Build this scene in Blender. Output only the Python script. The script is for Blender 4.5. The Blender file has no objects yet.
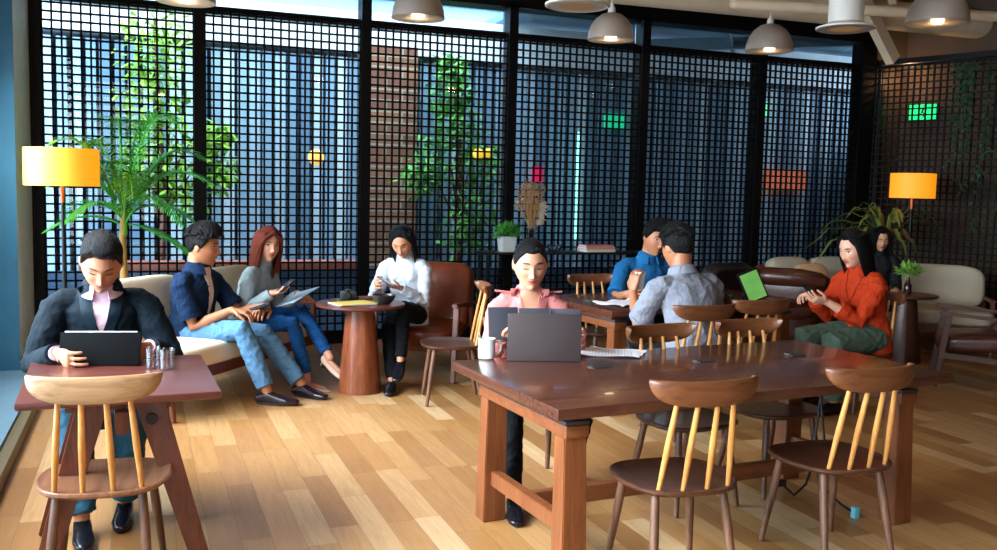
import bpy, bmesh, math, random
from mathutils import Vector, Matrix, noise
from mathutils.bvhtree import BVHTree
PI=math.pi
V=Vector
scene=bpy.context.scene
COL=scene.collection
random.seed(7)
DEG=PI/180
# ------------------------------------------------------------------ node helpers
class NT:
    def __init__(s,name):
        s.m=bpy.data.materials.new(name); s.m.use_nodes=True
        s.t=s.m.node_tree; s.n=s.t.nodes; s.l=s.t.links
        s.b=s.n['Principled BSDF']; s.out=s.n['Material Output']
    def new(s,t,**k):
        n=s.n.new(t)
        for a,v in k.items(): setattr(n,a,v)
        return n
    def put(s,sock,v):
        if isinstance(v,bpy.types.NodeSocket): s.l.new(v,sock)
        elif isinstance(v,(tuple,list)) and len(v)==3 and sock.type=='RGBA': sock.default_value=(*v,1)
        else: sock.default_value=v
    def math(s,op,a,b=None,c=None):
        n=s.new('ShaderNodeMath',operation=op)
        s.put(n.inputs[0],a)
        if b is not None: s.put(n.inputs[1],b)
        if c is not None: s.put(n.inputs[2],c)
        return n.outputs[0]
    def mix(s,f,a,b,mode='MIX'):
        n=s.new('ShaderNodeMix',data_type='RGBA',blend_type=mode)
        s.put(n.inputs[0],f); s.put(n.inputs[6],a); s.put(n.inputs[7],b)
        return n.outputs[2]
    def coords(s,scale=(1,1,1),kind='Object',rot=(0,0,0)):
        tc=s.new('ShaderNodeTexCoord'); mp=s.new('ShaderNodeMapping')
        mp.inputs['Scale'].default_value=scale; mp.inputs['Rotation'].default_value=rot
        s.l.new(tc.outputs[kind],mp.inputs[0]); return mp.outputs[0]
    def noise(s,vec,scale=5,detail=3,rough=.5,dist=0,out=0):
        n=s.new('ShaderNodeTexNoise'); s.l.new(vec,n.inputs['Vector'])
        n.inputs['Scale'].default_value=scale; n.inputs['Detail'].default_value=detail
        n.inputs['Roughness'].default_value=rough; n.inputs['Distortion'].default_value=dist
        return n.outputs[out]
    def ramp(s,f,stops):
        n=s.new('ShaderNodeValToRGB'); s.put(n.inputs[0],f); e=n.color_ramp.elements
        while len(e)<len(stops): e.new(.5)
        for q,(p,c) in zip(e,stops): q.position=p; q.color=(*c,1)
        return n.outputs[0]
    def bump(s,h,strength=.3,dist=.01):
        n=s.new('ShaderNodeBump'); n.inputs['Strength'].default_value=strength; n.inputs['Distance'].default_value=dist
        s.put(n.inputs['Height'],h); s.l.new(n.outputs[0],s.b.inputs['Normal']); return n
    def set(s,**k):
        for a,v in k.items():
            s.put(s.b.inputs[{'col':'Base Color','rough':'Roughness','metal':'Metallic','spec':'Specular IOR Level','coat':'Coat Weight','sheen':'Sheen Weight','trans':'Transmission Weight','ior':'IOR','emis':'Emission Color','estr':'Emission Strength','alpha':'Alpha','sss':'Subsurface Weight'}[a]],v)
        return s
def L(c):  # srgb 0-255 to linear
    return tuple(((v/255)/12.92 if v/255<=.04045 else ((v/255+.055)/1.055)**2.4) for v in c)
def plain(name,c,rough=.5,metal=0,**k):
    t=NT(name); col=L(c)
    v=t.coords(); f=t.noise(v,6,3)
    t.set(col=t.mix(f,tuple(x*.85 for x in col),tuple(min(1,x*1.12) for x in col)),rough=rough,metal=metal,**k)
    return t.m
def wood(name,dark,light,axis=0,rough=.35,scale=1.0,coat=.0):
    t=NT(name); sc=[22*scale]*3; sc[axis]=1.6*scale
    v=t.coords(tuple(sc)); f=t.noise(v,1.6,5,.6,.9)
    v2=t.coords(tuple(2*x for x in sc)); g=t.noise(v2,3,3,.6)
    h=t.math('ADD',t.math('MULTIPLY',f,.7),t.math('MULTIPLY',g,.3))
    col=t.ramp(h,[(.32,L(dark)),(.68,L(light))])
    t.set(col=col,rough=rough,coat=coat); t.bump(h,.06,.004); return t.m
def fabric(name,c,rough=.9,bs=.35,weave=0,wr=9,var=.2,sheen=0):
    t=NT(name); col=L(c); v=t.coords()
    n1=t.noise(v,wr,4,.6,.6); n2=t.noise(v,300,2)
    h=t.math('ADD',t.math('MULTIPLY',n1,1.0),t.math('MULTIPLY',n2,.12))
    t.set(col=t.mix(n2,tuple(x*(1-var) for x in col),tuple(min(1,x*(1+var)) for x in col)),rough=rough,sheen=sheen,spec=.2)
    t.bump(h,bs,.03); return t.m
def leather(name,c,rough=.32):
    t=NT(name); col=L(c); v=t.coords()
    n1=t.noise(v,7,4,.6); n2=t.noise(v,90,3)
    t.set(col=t.mix(n1,tuple(x*.55 for x in col),tuple(min(1,x*1.4) for x in col)),rough=rough)
    t.bump(t.math('ADD',n1,t.math('MULTIPLY',n2,.15)),.25,.02); return t.m
def glowing(name,c,strength,base=None,vary=0):
    t=NT(name); col=L(c)
    if vary:
        f=t.noise(t.coords((3,3,40)),3,3); e=t.mix(f,tuple(x*(1-vary) for x in col),tuple(x*(1+vary) for x in col))
    else: e=col
    t.set(col=L(base or c),rough=.6,emis=e,estr=strength); return t.m
def glass_pane(name,tint=(.9,.96,1),gloss=.08):
    m=bpy.data.materials.new(name); m.use_nodes=True; n=m.node_tree.nodes; l=m.node_tree.links; n.clear()
    o=n.new('ShaderNodeOutputMaterial'); tr=n.new('ShaderNodeBsdfTransparent'); gl=n.new('ShaderNodeBsdfGlossy'); mx=n.new('ShaderNodeMixShader')
    tr.inputs[0].default_value=(*tint,1); gl.inputs['Roughness'].default_value=.02; fr=n.new('ShaderNodeFresnel'); fr.inputs[0].default_value=1.45
    (l.new(fr.outputs[0],mx.inputs[0]) if gloss==.08 else setattr(mx.inputs[0],'default_value',gloss)); l.new(tr.outputs[0],mx.inputs[1]); l.new(gl.outputs[0],mx.inputs[2]); l.new(mx.outputs[0],o.inputs[0]); return m
def clear_glass(name):
    t=NT(name); t.set(col=(.95,.98,1),rough=.02,trans=1.0,ior=1.3,alpha=1.0); return t.m
# ------------------------------------------------------------------ mesh helpers
def frame_from(d,up=V((0,0,1))):
    d=d.normalized()
    if abs(d.dot(up))>.98: up=V((0,1,0))
    r=d.cross(up).normalized(); u=r.cross(d).normalized(); return r,u,d
class B:
    def __init__(s): s.bm=bmesh.new()
    def box(s,c,size,rot=0,bev=0,tilt=(0,0)):
        r=bmesh.ops.create_cube(s.bm,size=1); vs=r['verts']
        if bev:
            for v in vs: v.co=V((v.co.x*size[0],v.co.y*size[1],v.co.z*size[2]))
            es=list({e for v in vs for e in v.link_edges})
            rr=bmesh.ops.bevel(s.bm,geom=es,offset=bev,segments=2,affect='EDGES',profile=.6)
            vs=list({v for f in rr['faces'] for v in f.verts}|{v for v in vs if v.is_valid})
        else:
            for v in vs: v.co=V((v.co.x*size[0],v.co.y*size[1],v.co.z*size[2]))
        M=Matrix.Translation(c)@Matrix.Rotation(rot,4,'Z')@Matrix.Rotation(tilt[0],4,'X')@Matrix.Rotation(tilt[1],4,'Y')
        for v in vs: v.co=M@v.co
        return s
    def bar(s,p0,p1,w,h,bev=0,up=V((0,0,1)),w1=None,h1=None):
        p0=V(p0);p1=V(p1); r,u,d=frame_from(p1-p0,up); w1=w if w1 is None else w1; h1=h if h1 is None else h1
        vs=[]
        for p,ww,hh in ((p0,w,h),(p1,w1,h1)):
            for a,b in ((-1,-1),(1,-1),(1,1),(-1,1)): vs.append(s.bm.verts.new(p+r*a*ww/2+u*b*hh/2))
        F=[(3,2,1,0),(4,5,6,7),(0,1,5,4),(1,2,6,5),(2,3,7,6),(3,0,4,7)]
        fs=[s.bm.faces.new([vs[i] for i in f]) for f in F]
        if bev: bmesh.ops.bevel(s.bm,geom=list({e for f in fs for e in f.edges}),offset=bev,segments=2,affect='EDGES')
        return s
    def rings(s,rr,cap=True,closed=False):
        R=[[s.bm.verts.new(p) for p in ring] for ring in rr]; n=len(R[0])
        pairs=list(zip(R,R[1:]))+([(R[-1],R[0])] if closed else [])
        for a,b in pairs:
            for i in range(n):
                try: s.bm.faces.new((a[i],a[(i+1)%n],b[(i+1)%n],b[i]))
                except ValueError: pass
        if cap and not closed:
            s.bm.faces.new(R[0][::-1]); s.bm.faces.new(R[-1])
        return s
    def loft(s,secs,n=16,p=2.0,round_ends=True):
        """secs: (center,Uvec,Vvec); superellipse power p"""
        rr=[]
        def ring(c,U,W,k=1):
            out=[]
            for i in range(n):
                a=2*PI*i/n; ca,sa=math.cos(a),math.sin(a)
                x=math.copysign(abs(ca)**(2/p),ca); y=math.copysign(abs(sa)**(2/p),sa)
                out.append(c+U*x*k+W*y*k)
            return out
        if round_ends:
            c0,U0,W0=secs[0]; c1,U1,W1=secs[1]; d=(c0-c1).normalized(); r=min(U0.length,W0.length)
            for t in (.95,.7,.35): rr.append(ring(c0+d*r*math.sin(t*PI/2),U0,W0,math.cos(t*PI/2)))
        for c,U,W in secs: rr.append(ring(c,U,W))
        if round_ends:
            c0,U0,W0=secs[-1]; c1,U1,W1=secs[-2]; d=(c0-c1).normalized(); r=min(U0.length,W0.length)
            for t in (.35,.7,.95): rr.append(ring(c0+d*r*math.sin(t*PI/2),U0,W0,math.cos(t*PI/2)))
        return s.rings(rr)
    def tube(s,pts,rad,n=12,round_ends=True,flat=None):
        pts=[V(p) for p in pts]; rad=rad if isinstance(rad,(list,tuple)) else [rad]*len(pts)
        secs=[]; ref=None
        for i,p in enumerate(pts):
            a=pts[max(i-1,0)];b=pts[min(i+1,len(pts)-1)]; d=(b-a).normalized()
            if ref is None: r,u,_=frame_from(d)
            else:
                r=(ref-d*ref.dot(d)).normalized(); u=r.cross(d).normalized()
            ref=r; secs.append((p,r*rad[i],u*rad[i]*(flat or 1)))
        return s.loft(secs,n,2.0,round_ends)
    def lathe(s,prof,c=(0,0,0),n=32,axis=None):
        c=V(c); rr=[]
        X,Y,Z=(V((1,0,0)),V((0,1,0)),V((0,0,1)))
        if axis is not None: X,Y,Z=frame_from(V(axis))
        for r,z in prof:
            rr.append([c+X*max(r,1e-4)*math.cos(2*PI*i/n)+Y*max(r,1e-4)*math.sin(2*PI*i/n)+Z*z for i in range(n)])
        return s.rings(rr)
    def sphere(s,c,r,sx=1,sy=1,sz=1,n=16,M=None):
        res=bmesh.ops.create_uvsphere(s.bm,u_segments=n,v_segments=max(6,n*3//4),radius=1)
        for v in res['verts']:
            q=V((v.co.x*r*sx,v.co.y*r*sy,v.co.z*r*sz)); v.co=(M@q if M is not None else q)+V(c)
        return s
    def poly(s,pts,thick,axis=V((0,0,1))):
        pts=[V(p) for p in pts]; a=axis*thick
        return s.rings([pts,[p+a for p in pts]])
    def cushion(s,c,size,rot=0,tilt=0,p=4.0,puff=1.0,n=24):
        """pillow: rounded superellipsoid"""
        M=Matrix.Translation(c)@Matrix.Rotation(rot,4,'Z')@Matrix.Rotation(tilt,4,'X')
        res=bmesh.ops.create_uvsphere(s.bm,u_segments=n*2,v_segments=n,radius=1)
        for v in res['verts']:
            x,y,z=v.co
            m=(abs(x)**p+abs(y)**p+abs(z)**p)**(1/p); q=V((x/m,y/m,z/m))
            v.co=M@V((q.x*size[0]/2,q.y*size[1]/2,q.z*size[2]/2))
        return s
    def build(s,name,mat,parent=None,smooth=True,loc=None,rotz=0,angle=40):
        bmesh.ops.recalc_face_normals(s.bm,faces=s.bm.faces)
        if smooth:
            for f in s.bm.faces: f.smooth=True
            for e in s.bm.edges:
                if len(e.link_faces)==2 and e.calc_face_angle(0)>angle*DEG: e.smooth=False
        me=bpy.data.meshes.new(name); s.bm.to_mesh(me); s.bm.free()
        o=bpy.data.objects.new(name,me); COL.objects.link(o)
        if isinstance(mat,(list,tuple)):
            for m in mat: me.materials.append(m)
        else: me.materials.append(mat)
        if parent is not None: o.parent=parent
        if loc is not None: o.location=loc
        if rotz: o.rotation_euler=(0,0,rotz)
        return o
def thing(name,label,cat,loc=(0,0,0),rotz=0,group=None,kind=None):
    o=bpy.data.objects.new(name,None); COL.objects.link(o); o.location=loc; o.rotation_euler=(0,0,rotz)
    o.empty_display_size=.1
    return tag(o,label,cat,group,kind)
def tag(o,label,cat,group=None,kind=None):
    o['label']=label; o['category']=cat
    if group: o['group']=group
    if kind: o['kind']=kind
    return o
def struct(o): o['kind']='structure'; return o
def dup(root,loc,rotz,label,group=None,mats=None):
    r=root.copy(); COL.objects.link(r); r.location=loc; r.rotation_euler=(0,0,rotz); r['label']=label
    if group: r['group']=group
    def rec(a,b):
        for ch in list(a.children):
            c=ch.copy(); COL.objects.link(c); c.parent=b
            rec(ch,c)
    rec(root,r); return r
# ------------------------------------------------------------------ camera
Rm=Matrix([(0.933047, 0.010468, -0.359602), (-0.358969, 0.093122, -0.928693), (0.023765, 0.9956, 0.090645)])
cd=bpy.data.cameras.new('camera'); cam=bpy.data.objects.new('camera',cd); COL.objects.link(cam)
cd.sensor_width=36; cd.lens=927.48*36/997; cd.clip_start=.05; cd.clip_end=200
cam.matrix_world=Matrix.Translation((0,0,1.55))@Rm.to_4x4()
cam['kind']='helper'
scene.camera=cam
scene.view_settings.view_transform='Standard'; scene.view_settings.look='None'
scene.view_settings.gamma=1; scene.view_settings.exposure=0.0
scene.cycles.use_denoising=True
scene.cycles.max_bounces=7; scene.cycles.diffuse_bounces=4; scene.cycles.glossy_bounces=3; scene.cycles.transmission_bounces=6; scene.cycles.transparent_max_bounces=12
scene.cycles.sample_clamp_indirect=4; scene.cycles.caustics_reflective=False; scene.cycles.caustics_refractive=False

# ------------------------------------------------------------------ materials
M={}
M['walnut']=wood('walnut_wood',(48,28,20),(92,54,36),0,.33)
M['walnut_y']=wood('walnut_wood_cross',(48,28,20),(92,54,36),1,.33)
M['table']=wood('table_top_wood',(58,31,22),(92,52,37),0,.24,.7,.15)
M['tleg']=wood('table_leg_wood',(94,50,27),(138,80,45),2,.35)
M['tedge']=wood('table_rail_wood',(90,48,27),(132,76,44),0,.35)
M['reddish']=wood('reddish_wood',(74,36,32),(104,56,46),0,.28,.7,.1)
M['reddish_leg']=wood('reddish_leg_wood',(78,36,22),(124,62,36),2,.35)
M['cone']=wood('cone_table_wood',(92,44,26),(156,86,50),2,.35,.8)
M['honey']=wood('honey_spindle_wood',(178,116,54),(218,158,88),2,.4)
M['rail']=wood('chair_rail_wood',(84,46,26),(128,78,46),0,.35,.8)
M['rail_sunlit']=wood('sunlit_chair_rail_wood',(136,96,62),(186,146,104),0,.35,.8)  # chair rail wood with sunlight put into its colour
M['seat_sunlit']=wood('sunlit_seat_wood',(104,66,48),(160,112,82),1,.3,.8)  # seat of the same chair, sunlight mixed into the wood tone
M['legwood']=wood('chair_leg_wood',(78,52,38),(122,84,62),2,.4)
M['dark_strip']=plain('dark_rail_strip',(52,50,52),.4)
M['black_metal']=plain('black_metal',(14,13,14),.45)
M['lattice']=plain('lattice_dark_wood',(12,7,6),.6,spec=.15)
M['frame']=plain('dark_window_frame',(6,6,8),.5,spec=.2)
M['teal']=plain('teal_column_paint',(44,104,132),.45)
M['column_lit']=plain('window_lit_column',(236,246,250),.5)  # window light on the column side, put into its colour
M['ledge']=plain('grey_blue_ledge',(104,134,150),.5)
M['olive']=plain('olive_trim',(104,92,66),.6)
M['ceil']=plain('beige_ceiling',(168,136,106),.9)
M['ceil_dark']=plain('dark_ceiling',(70,62,58),.9)
M['pipe']=plain('beige_pipe',(240,212,178),.5)
M['concrete']=plain('brown_concrete',(84,66,50),.85)
M['pend']=plain('satin_aluminium',(196,180,166),.38,.5)
M['pend_in']=plain('white_shade_inside',(225,215,205),.5)
M['white']=plain('white_ceramic',(238,236,238),.25)
M['glass']=glass_pane('window_glass')
M['paper']=plain('white_paper',(236,236,246),.7)
M['black_plastic']=plain('black_plastic',(16,17,20),.35)
M['leather']=leather('brown_leather',(112,52,28),.28)
M['leather_dk']=leather('dark_brown_leather',(74,36,26),.3)
M['cream']=fabric('cream_upholstery',(226,214,188),.9,.25,wr=5,var=.06)
M['creamR']=fabric('oatmeal_upholstery',(196,184,160),.9,.25,wr=5,var=.06)
M['steel']=plain('brushed_steel',(190,190,195),.3,1)
# floor
def floor_mat():
    t=NT('plank_floor'); tc=t.new('ShaderNodeTexCoord'); sp=t.new('ShaderNodeSeparateXYZ'); t.l.new(tc.outputs['Object'],sp.inputs[0])
    W,Ln=.132,.78
    rx=t.math('DIVIDE',sp.outputs[0],W); row=t.math('FLOOR',rx)
    wn=t.new('ShaderNodeTexWhiteNoise',noise_dimensions='1D'); t.l.new(row,wn.inputs['W'])
    ry=t.math('ADD',t.math('DIVIDE',sp.outputs[1],Ln),t.math('MULTIPLY',wn.outputs[0],7.3)); colm=t.math('FLOOR',ry)
    cb=t.new('ShaderNodeCombineXYZ'); t.l.new(row,cb.inputs[0]); t.l.new(colm,cb.inputs[1])
    w2=t.new('ShaderNodeTexWhiteNoise',noise_dimensions='2D'); t.l.new(cb.outputs[0],w2.inputs['Vector'])
    base=t.ramp(w2.outputs[0],[(0,L((136,94,54))),(.3,L((162,118,72))),(.6,L((176,134,86))),(.85,L((190,152,106))),(1,L((214,184,142)))])
    cb2=t.new('ShaderNodeCombineXYZ'); t.l.new(t.math('MULTIPLY',sp.outputs[0],26),cb2.inputs[0]); t.l.new(t.math('MULTIPLY',sp.outputs[1],1.8),cb2.inputs[1]); t.l.new(t.math('MULTIPLY',w2.outputs[0],60),cb2.inputs[2])
    g=t.noise(cb2.outputs[0],1.3,5,.65,1.2)
    big=t.noise(tc.outputs['Object'],3.2,3)
    c=t.mix(t.math('MULTIPLY',t.math('SUBTRACT',g,.35),1.1),base,L((122,78,38)),'MIX')
    c=t.mix(t.math('MULTIPLY',big,.3),c,L((196,136,68)))
    fx=t.math('FRACT',rx); fy=t.math('FRACT',ry)
    def edge(f,w): return t.math('MAXIMUM',t.math('LESS_THAN',f,w),t.math('GREATER_THAN',f,1-w))
    e=t.math('MAXIMUM',edge(fx,.012),edge(fy,.0025))
    c=t.mix(t.math('MULTIPLY',e,.55),c,L((90,62,34)))
    t.set(col=c,rough=t.math('ADD',.28,t.math('MULTIPLY',g,.22)),spec=.5)
    t.bump(t.math('SUBTRACT',t.math('MULTIPLY',g,.1),e),.15,.004); return t.m
M['floor']=floor_mat()
def brick_mat():
    t=NT('outdoor_brick'); v=t.coords((1,1,1),'Object',(PI/2,0,0)); b=t.new('ShaderNodeTexBrick'); t.l.new(v,b.inputs[0])
    b.inputs['Color1'].default_value=(*L((168,116,86)),1); b.inputs['Color2'].default_value=(*L((130,84,66)),1); b.inputs['Mortar'].default_value=(*L((180,160,140)),1)
    b.inputs['Scale'].default_value=1; b.inputs['Brick Width'].default_value=.42; b.inputs['Row Height'].default_value=.14; b.inputs['Mortar Size'].default_value=.012
    t.set(col=b.outputs[0],rough=.9); return t.m
M['brick']=brick_mat()
# ------------------------------------------------------------------ room shell
YW=9.0
def boxobj(name,c,s,mat,par=None,bev=0,rot=0):
    return B().box(V(c),s,rot,bev).build(name,mat,par)
struct(boxobj('floor',(5.2,2.6,-.05),(12.8,13.4,.1),M['floor']))
struct(boxobj('ceiling',(5.2,2.6,4.25),(13.4,13.8,.1),M['ceil']))
struct(boxobj('wall_back',(5.2,-4.1,2.1),(12.8,.1,4.2),M['ceil_dark']))
# lattice window bays
mull=[-.82, .515,2.05,3.575,5.12,6.65,8.17]   # mullion centres along the window wall
def lattice_bm(x0,x1,z0=.12,z1=3.125,pitch=.0752,bw=.0165):
    b=B(); n=max(1,round((x1-x0)/pitch)); 
    for i in range(n+1):
        x=x0+(x1-x0)*i/n; b.box(V((x,0,(z0+z1)/2)),(bw,.022,z1-z0))
    z=z1; k=0
    while z>z0:
        b.box(V(((x0+x1)/2,-.003,z)),(x1-x0+bw,.024,bw if k else .03)); z-=pitch*.72 if k==0 else pitch; k+=1
    return b
for i in range(6):
    x0,x1=mull[i]+.05,mull[i+1]-.05
    if i==0: x0=-.775
    w=B()
    w.box(V(((x0+x1)/2,YW+.1,.06)),(x1-x0,.08,.12)).box(V(((x0+x1)/2,YW+.1,3.14)),(x1-x0,.06,.07))
    wo=struct(w.build('window_%d'%(i+1),M['frame'],smooth=False))
    pane=B().box(V(((x0+x1)/2,YW+.12,1.8)),(x1-x0,.008,3.4)).build('glass_pane',M['glass'],wo,False)
    lt=lattice_bm(x0,x1).build('lattice_screen',M['lattice'],wo,False); lt.location=(0,YW,0)
for i,x in enumerate(mull):
    if i==0: wd=.075
    else: wd=.095
    if i==6: wd=.2
    struct(boxobj('trim_%d'%(i+1),(x,YW+.05,1.72),(wd,.2,3.44),M['frame']))
struct(boxobj('trim_8',(3.6,YW+.08,3.575),(9.2,.26,.33),M['frame']))
struct(boxobj('wall_left_sky_block',(-1.55,1.8,3.5),(.16,11.9,1.4),M['teal']))  # unseen upper part, added to cut the sky light from the left
struct(boxobj('wall_window_top',(3.6,YW+.1,4.0),(9.2,.2,.55),M['ceil']))
# left side column, ledge and windows
struct(boxobj('wall_left_column',(-1.27,8.35,2.1),(.8,1.16,4.2),M['column_lit']))
struct(boxobj('wall_left_column_face',(-1.275,7.765,2.1),(.83,.012,4.2),M['teal']))
struct(boxobj('trim_9',(-.885,8.965,2.1),(.06,.07,4.2),M['frame']))
struct(boxobj('wall_left_ledge',(-1.17,1.9,.055),(.9,11.8,.11),M['ledge']))
struct(boxobj('baseboard_left',(-.69,2.4,.045),(.07,12.8,.09),M['olive'],bev=.01))
for i,y in enumerate([-3.9,-1.6,.7,3.0,5.3,7.6]): struct(boxobj('trim_%d'%(20+i),(-1.5,y,2.15),(.12,.14,4.1),M['teal']))
for i,y in enumerate([-2.75,-.45,1.85,4.15,6.45]):
    wo=struct(boxobj('window_%d'%(10+i),(-1.5,y,.2),(.1,2.16,.14),M['frame']))
    B().box(V((-1.5,y,2.2)),(.008,2.16,3.8)).build('glass_pane',M['glass'],wo,False)
# right wall, at a slight angle
RW=thing('wall_right','dark lattice wall on the side of the lounge','wall',(8.27,9.0,0),math.atan2(-1.34,.53)); 
for k in ('label','category'): del RW[k]
RW['kind']='structure'
lattice_bm(.05,7.0).build('lattice_screen',M['lattice'],RW,False)
def rwbox(n,c,s,m): return B().box(V(c),s).build(n,m,RW,False)
rwbox('backing_wall',(3.4,.62,1.62),(7.6,.1,3.25),M['concrete'])
rwbox('upper_wall',(3.6,.66,3.7),(7.6,.12,1.1),M['concrete'])
for i,x in enumerate([.05,1.7,3.35,5.0]): rwbox('post',(x,.1,1.6),(.07,.12,3.2),M['frame'])
rwbox('top_rail',(3.5,.12,3.19),(7,.16,.06),M['frame'])
struct(boxobj('wall_right_sky_block',(11.4,-.8,2.1),(.12,6.8,4.2),M['ceil_dark']))  # unseen wall, added to keep sky light from flooding in
rwbox('upper_return',(7.6,.3,2.1),(.9,.1,4.2),M['concrete'])
struct(boxobj('wall_right_top',(9.9,9.2,2.1),(3.1,.2,4.2),M['concrete']))
# exit sign behind the right lattice
def pictogram(name,parent,s,mat):
    b=B()
    def st(p,q,w): b.bar(V((p[0]*s,0,p[1]*s)),V((q[0]*s,0,q[1]*s)),w*s,.004,up=V((0,1,0)))
    b.sphere(V((.12*s,0,.33*s)),.06*s,1,.1,1,10)
    st((.08,.25),(-.02,.02),.1); st((.06,.22),(.2,.12),.05); st((.04,.22),(-.14,.16),.05); st((-.02,.04),(.1,-.12),.06); st((.1,-.12),(.04,-.3),.06); st((-.02,.04),(-.1,-.16),.06); st((-.1,-.16),(-.26,-.2),.06)
    return b.build(name,mat,parent,False)
gl=glowing('exit_green',(20,235,130),1.3); dk=plain('exit_dark',(4,60,34),.5)
sg=thing('exit_sign','glowing green exit sign with a running figure, above the drum lamp beyond the lattice','sign',(8.27,9.0,0),math.atan2(-1.34,.53))
def place_on_rw(o,x,y,z):
    a=math.atan2(-1.34,.53); o.location=(8.27+math.cos(a)*x-math.sin(a)*y,9.0+math.sin(a)*x+math.cos(a)*y,z)
    o.rotation_euler=(0,0,a)
place_on_rw(sg,.42,.50,2.62)
B().box(V((0,0,0)),(.34,.05,.2),0,.006).build('housing',dk,sg)
B().box(V((0,-.028,0)),(.32,.006,.18)).build('panel',gl,sg,False)
q=pictogram('running_figure',sg,.22,dk); q.location=(.0,-.034,-.0)
# exterior
t=NT('outdoor_fins'); sp=t.new('ShaderNodeSeparateXYZ'); t.l.new(t.coords(),sp.inputs[0])
wn=t.new('ShaderNodeTexWhiteNoise',noise_dimensions='1D'); t.l.new(t.math('FLOOR',t.math('MULTIPLY',sp.outputs[0],1/.155)),wn.inputs['W'])
t.set(col=t.ramp(wn.outputs[0],[(0,L((100,130,156))),(.5,L((146,178,202))),(1,L((224,238,244)))]),rough=.4); M['fins']=t.m
M['out_dark']=plain('outdoor_dark_wall',(60,84,110),.8)
M['outwall']=plain('pale_blue_render',(150,186,214),.8); M['outwhite']=plain('outdoor_white',(232,240,248),.6)
struct(boxobj('outdoor_ground',(3.5,15,-.3),(30,12,.2),plain('outdoor_paving',(90,98,104),.8)))
ow=struct(boxobj('outdoor_wall',(4.0,12.5,1.5),(22,.2,3.5),M['out_dark']))
fb=B(); x=-3.0
rnd=random.Random(3)
while x<11.5:
    fb.box(V((x,12.1,1.45)),(.105 if rnd.random()<.7 else .13,.3,3.5)); x+=.155
fb.build('fin_cladding',M['fins'],ow,False)
B().box(V((2.0,12.3,3.52)),(18,.9,.5)).build('coping',M['outwhite'],ow,False)
bw=B().box(V((3.05,11.75,1.7)),(.6,.1,3.3)).build('brick_pier',M['brick'],ow,False)
B().box(V((.9,10.6,.66)),(3.0,.3,.09)).build('planter_ledge',plain('planter_red_wood',(170,92,74),.7),ow,False)
B().box(V((3.2,10.6,.15)),(9,.25,.9)).build('planter_wall',M['out_dark'],ow,False)
oc=struct(boxobj('outdoor_side_block',(11.2,10.9,1.2),(.2,3.2,2.4),M['out_dark']))  # added wall that cuts side light on the far right fins
struct(boxobj('outdoor_building',(5,22,5),(60,.3,12),M['outwall']))
for z in (3.9,4.9,6.0,7.3): B().box(V((5,21.8,z)),(60,.12,.1)).build('cornice',M['ledge'],oc,False)
c2=B(); c2.box(V((8.6,10.9,3.9)),(8.0,3.4,.08)); c2.bar((5.9,12,3.6),(10.5,9.6,3.75),.1,.16).bar((6.5,9.6,3.7),(8.4,12.0,3.6),.05,.08); struct(c2.build('outdoor_sky_block',M['ledge'],None,False))  # added roof slab, blocks the sky so the right fins go dark
# neon strip, outdoor signs
neon=tag(B().tube([(5.62,11.6,.9),(5.62,11.6,2.36)],.018,8).build('neon_tube',glowing('neon_cyan',(150,255,235),2.2)),'upright pale cyan light tube glowing beyond the lattice behind the books','light')
b=boxobj('lit_sign',(6.34,11.9,2.57),(.34,.05,.22),glowing('sign_green',(30,200,140),.8)); tag(b,'dim green lit sign beyond the lattice above the cyan tube','sign')
b=boxobj('lit_sign',(8.9,11.9,2.88),(.1,.05,.22),glowing('sign_green2',(120,240,170),1.0)); tag(b,'narrow upright green lit sign beyond the lattice','sign')
b=boxobj('glowing_sign',(9.3,11.85,1.82),(.75,.05,.32),glowing('panel_orange',(220,110,76),.5)); tag(b,'orange red glowing panel beyond the lattice','sign')
b=boxobj('lit_sign',(5.02,11.6,1.78),(.15,.05,.22),glowing('sign_pink',(230,30,90),.7)); tag(b,'small crimson upright sign beyond the lattice above the dried flowers','sign')
b=B().sphere((2.0,11.4,1.9),.1).build('lantern',glowing('lantern_glow',(255,190,90),1.1)); tag(b,'small amber lantern glowing beyond the lattice','lantern')
# trees
leafmats=[plain('leaf_lime',(150,196,64),.6),plain('leaf_green',(104,176,76),.6),plain('leaf_deep',(26,58,32),.6)]
def leaf(bm,p,d,l,w,up):
    r=d.cross(up); r=r.normalized() if r.length>1e-4 else V((1,0,0)); n=r.cross(d).normalized()
    vs=[bm.verts.new(q) for q in (p,p+d*l*.45+r*w-n*w*.3,p+d*l,p+d*l*.45-r*w-n*w*.3,p+d*l*.5+n*w*.2)]
    for a,b_ in ((0,1),(1,2),(2,3),(3,0)): bm.faces.new((vs[a],vs[b_],vs[4]))
def tree(label,x,y,blobs,mat,n,seed,base=-.2):
    r=random.Random(seed); t=thing('tree',label,'tree',(x,y,base),0,None)
    b=B(); top=max(q[2]+q[3] for q in blobs)
    b.tube([(0,0,0),(.05,0,top*.4),(-.03,0,top*.95)],[.05,.04,.015],8)
    for q in blobs: b.tube([(0,0,q[2]*.7),(q[0]*.6,q[1]*.5,q[2])],[.02,.008],6)
    b.build('trunk',M['reddish_leg'],t)
    f=B()
    for q in blobs:
        for _ in range(n):
            d=V((r.gauss(0,1),r.gauss(0,1),r.gauss(0,1))).normalized()*q[3]*r.random()**.4
            p=V((q[0],q[1],q[2]))+V((d.x,d.y*.7,d.z))
            dd=(V((r.gauss(0,1),r.gauss(0,1),-.6+r.gauss(0,.5)))).normalized()
            leaf(f.bm,p,dd,r.uniform(.1,.2),r.uniform(.022,.045),V((0,0,1)))
    f.build('foliage',mat,t,False); return t
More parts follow.
